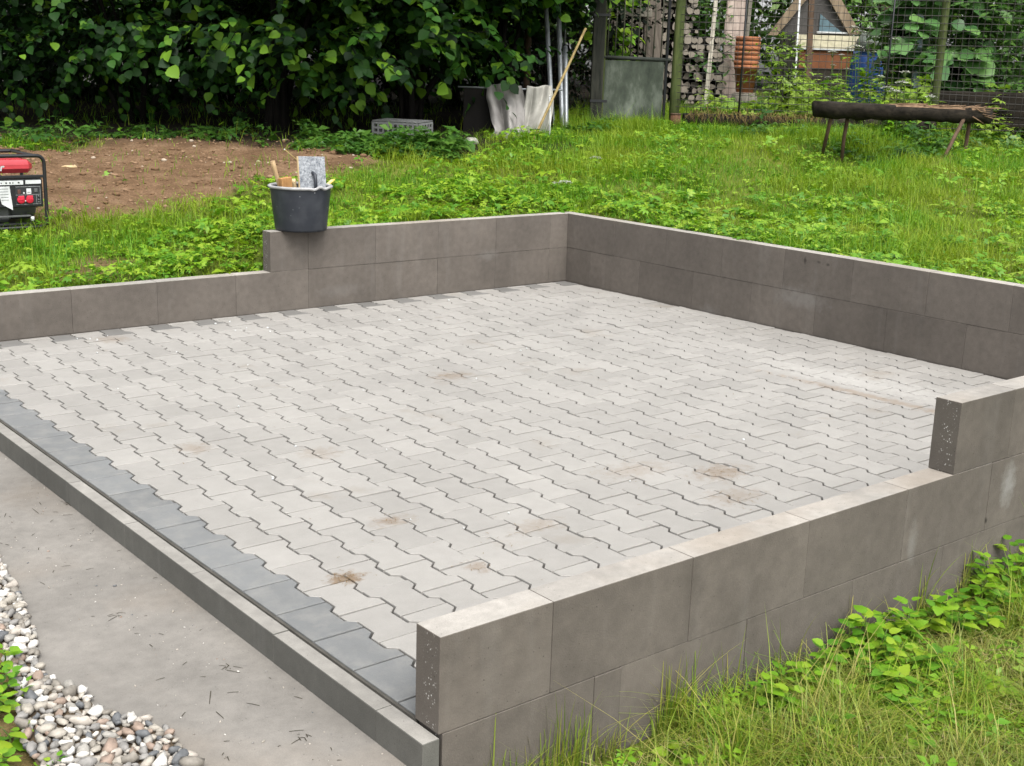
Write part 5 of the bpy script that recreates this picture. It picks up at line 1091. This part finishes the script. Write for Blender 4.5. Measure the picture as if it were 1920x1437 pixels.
def bits(name, P, length, wid, mat, label, parent=None):
    n = len(P); a = rnd(n, 0, 6.28); ax_ = np.stack([np.cos(a), np.sin(a), np.zeros(n)], 1); V = np.array([(-.5, 0, .0), (.5, 0, .0), (.45, .5, .35), (.3, 1, .0), (-.3, 1, .0), (-.45, .5, .35)]); L = RNG.lognormal(math.log(length), .5, n)
    o = obj(name, scatter_mesh(name, V, [(0, 1, 2, 5), (5, 2, 3, 4)], frames(ax_, np.tile([0, 0, 1.0], (n, 1)), np.stack([np.full(n, wid), L, np.full(n, wid)], 1)), P, rnd(n)), None, mat, kind='stuff'); o['label'] = label; return o
def around(u, v, z, n, s): c = onz(u, v, z); return np.stack([c[0] + RNG.normal(0, s, n), c[1] + RNG.normal(0, s, n), np.full(n, z + .0015)], 1)
M_BIT = plain('dark_plant_bit', (.04, .033, .02), .9, .1); M_BITT = plain('tan_plant_bit', (.20, .13, .06), .9, .1)
P = np.concatenate([np.stack([rnd(70, -.5, -.08), rnd(70, -.05, 2.4), np.full(70, SLAB_Z + .001)], 1)] + [around(u, v, SLAB_Z, 7, .012) for u, v in ((130, 945), (215, 1155), (425, 1250), (570, 1385), (335, 1365), (420, 1420), (170, 1290))]); k = (P[:, 0] > -.38 + .0 * P[:, 1]); bits('slab_debris', P[k], .016, .0022, M_BIT, 'dark twigs and plant bits scattered on the concrete slab')
P = np.concatenate([around(u, v, .0, n, s) for u, v, n, s in ((650, 1082, 60, .028), (735, 975, 22, .03), (895, 1062, 16, .025), (1350, 885, 40, .05), (1380, 935, 24, .05), (845, 705, 20, .05), (365, 840, 8, .04), (1180, 890, 20, .09), (930, 1000, 20, .12))] + [np.stack([rnd(150, .2, 4.3), rnd(150, .1, 4.5), np.full(150, .0015)], 1)]); bits('paving_debris', P, .009, .002, M_BITT, 'soil crumbs and plant bits on the pale paving')
P = np.concatenate([np.stack([rnd(26, .0, 4.2), rnd(26, .2, 4.5), np.zeros(26)], 1), around(508, 898, 0, 2, .01), around(165, 638, 0, 5, .06), around(450, 615, 0, 7, .1), around(600, 470, 0, 0, .1)]); n = len(P); sz = rnd(n, .003, .007); P[:, 2] = sz * .4
o = obj('paving_chips', multi_scatter('paving_chips', [(PT[1][0], PT[1][1], zrot(n) * sz[:, None, None], P, rnd(n))], True), None, M_WHITE, kind='stuff'); o['label'] = 'tiny white stone chips scattered over the paving'

# ---- pale outbuilding glimpsed through the left shrubs
hw = Vector(ground_at(-160, 19.0)); he = Vector(ground_at(360, 19.0)); d = he - hw; d.z = 0; ob = empty('outbuilding', hw, label='pale rendered outbuilding glimpsed through the shrubs behind the generator', cat='building'); ob.rotation_euler = (0, 0, math.atan2(d.y, d.x))
M_REND = plain('pale_render', (.5, .5, .47), .9, .2); obj('wall', box_mesh('wall', (0, 0, -.2), (d.length, 3.0, 1.45)), ob, M_REND); obj('roof', box_mesh('roof', (-.2, -.25, 1.452), (d.length + .2, 3.2, 1.56), .01), ob, M_GREYM)
for x in (.7, 2.4):
    wdw = obj('window', box_mesh('window', (x, -.03, .45), (x + .8, -.002, 1.15), .005), ob, M_WHITE); obj('pane', box_mesh('pane', (x + .06, -.036, .51), (x + .74, -.0305, 1.09)), wdw, plain('dark_glass', (.03, .035, .04), .15, .5))

n = 420; P = np.stack([rnd(n, -.42, -.07), rnd(n, -.1, 3.2), np.zeros(n)], 1); sz = RNG.lognormal(math.log(.0016), .5, n).clip(.0008, .006); P[:, 2] = SLAB_Z + sz * .3
o = obj('slab_grit', multi_scatter('slab_grit', [(PT[2][0], PT[2][1], zrot(n) * sz[:, None, None], P, rnd(n))], True), None, M_PEB, kind='stuff'); o['label'] = 'fine grit and a few stray pebbles on the concrete slab'
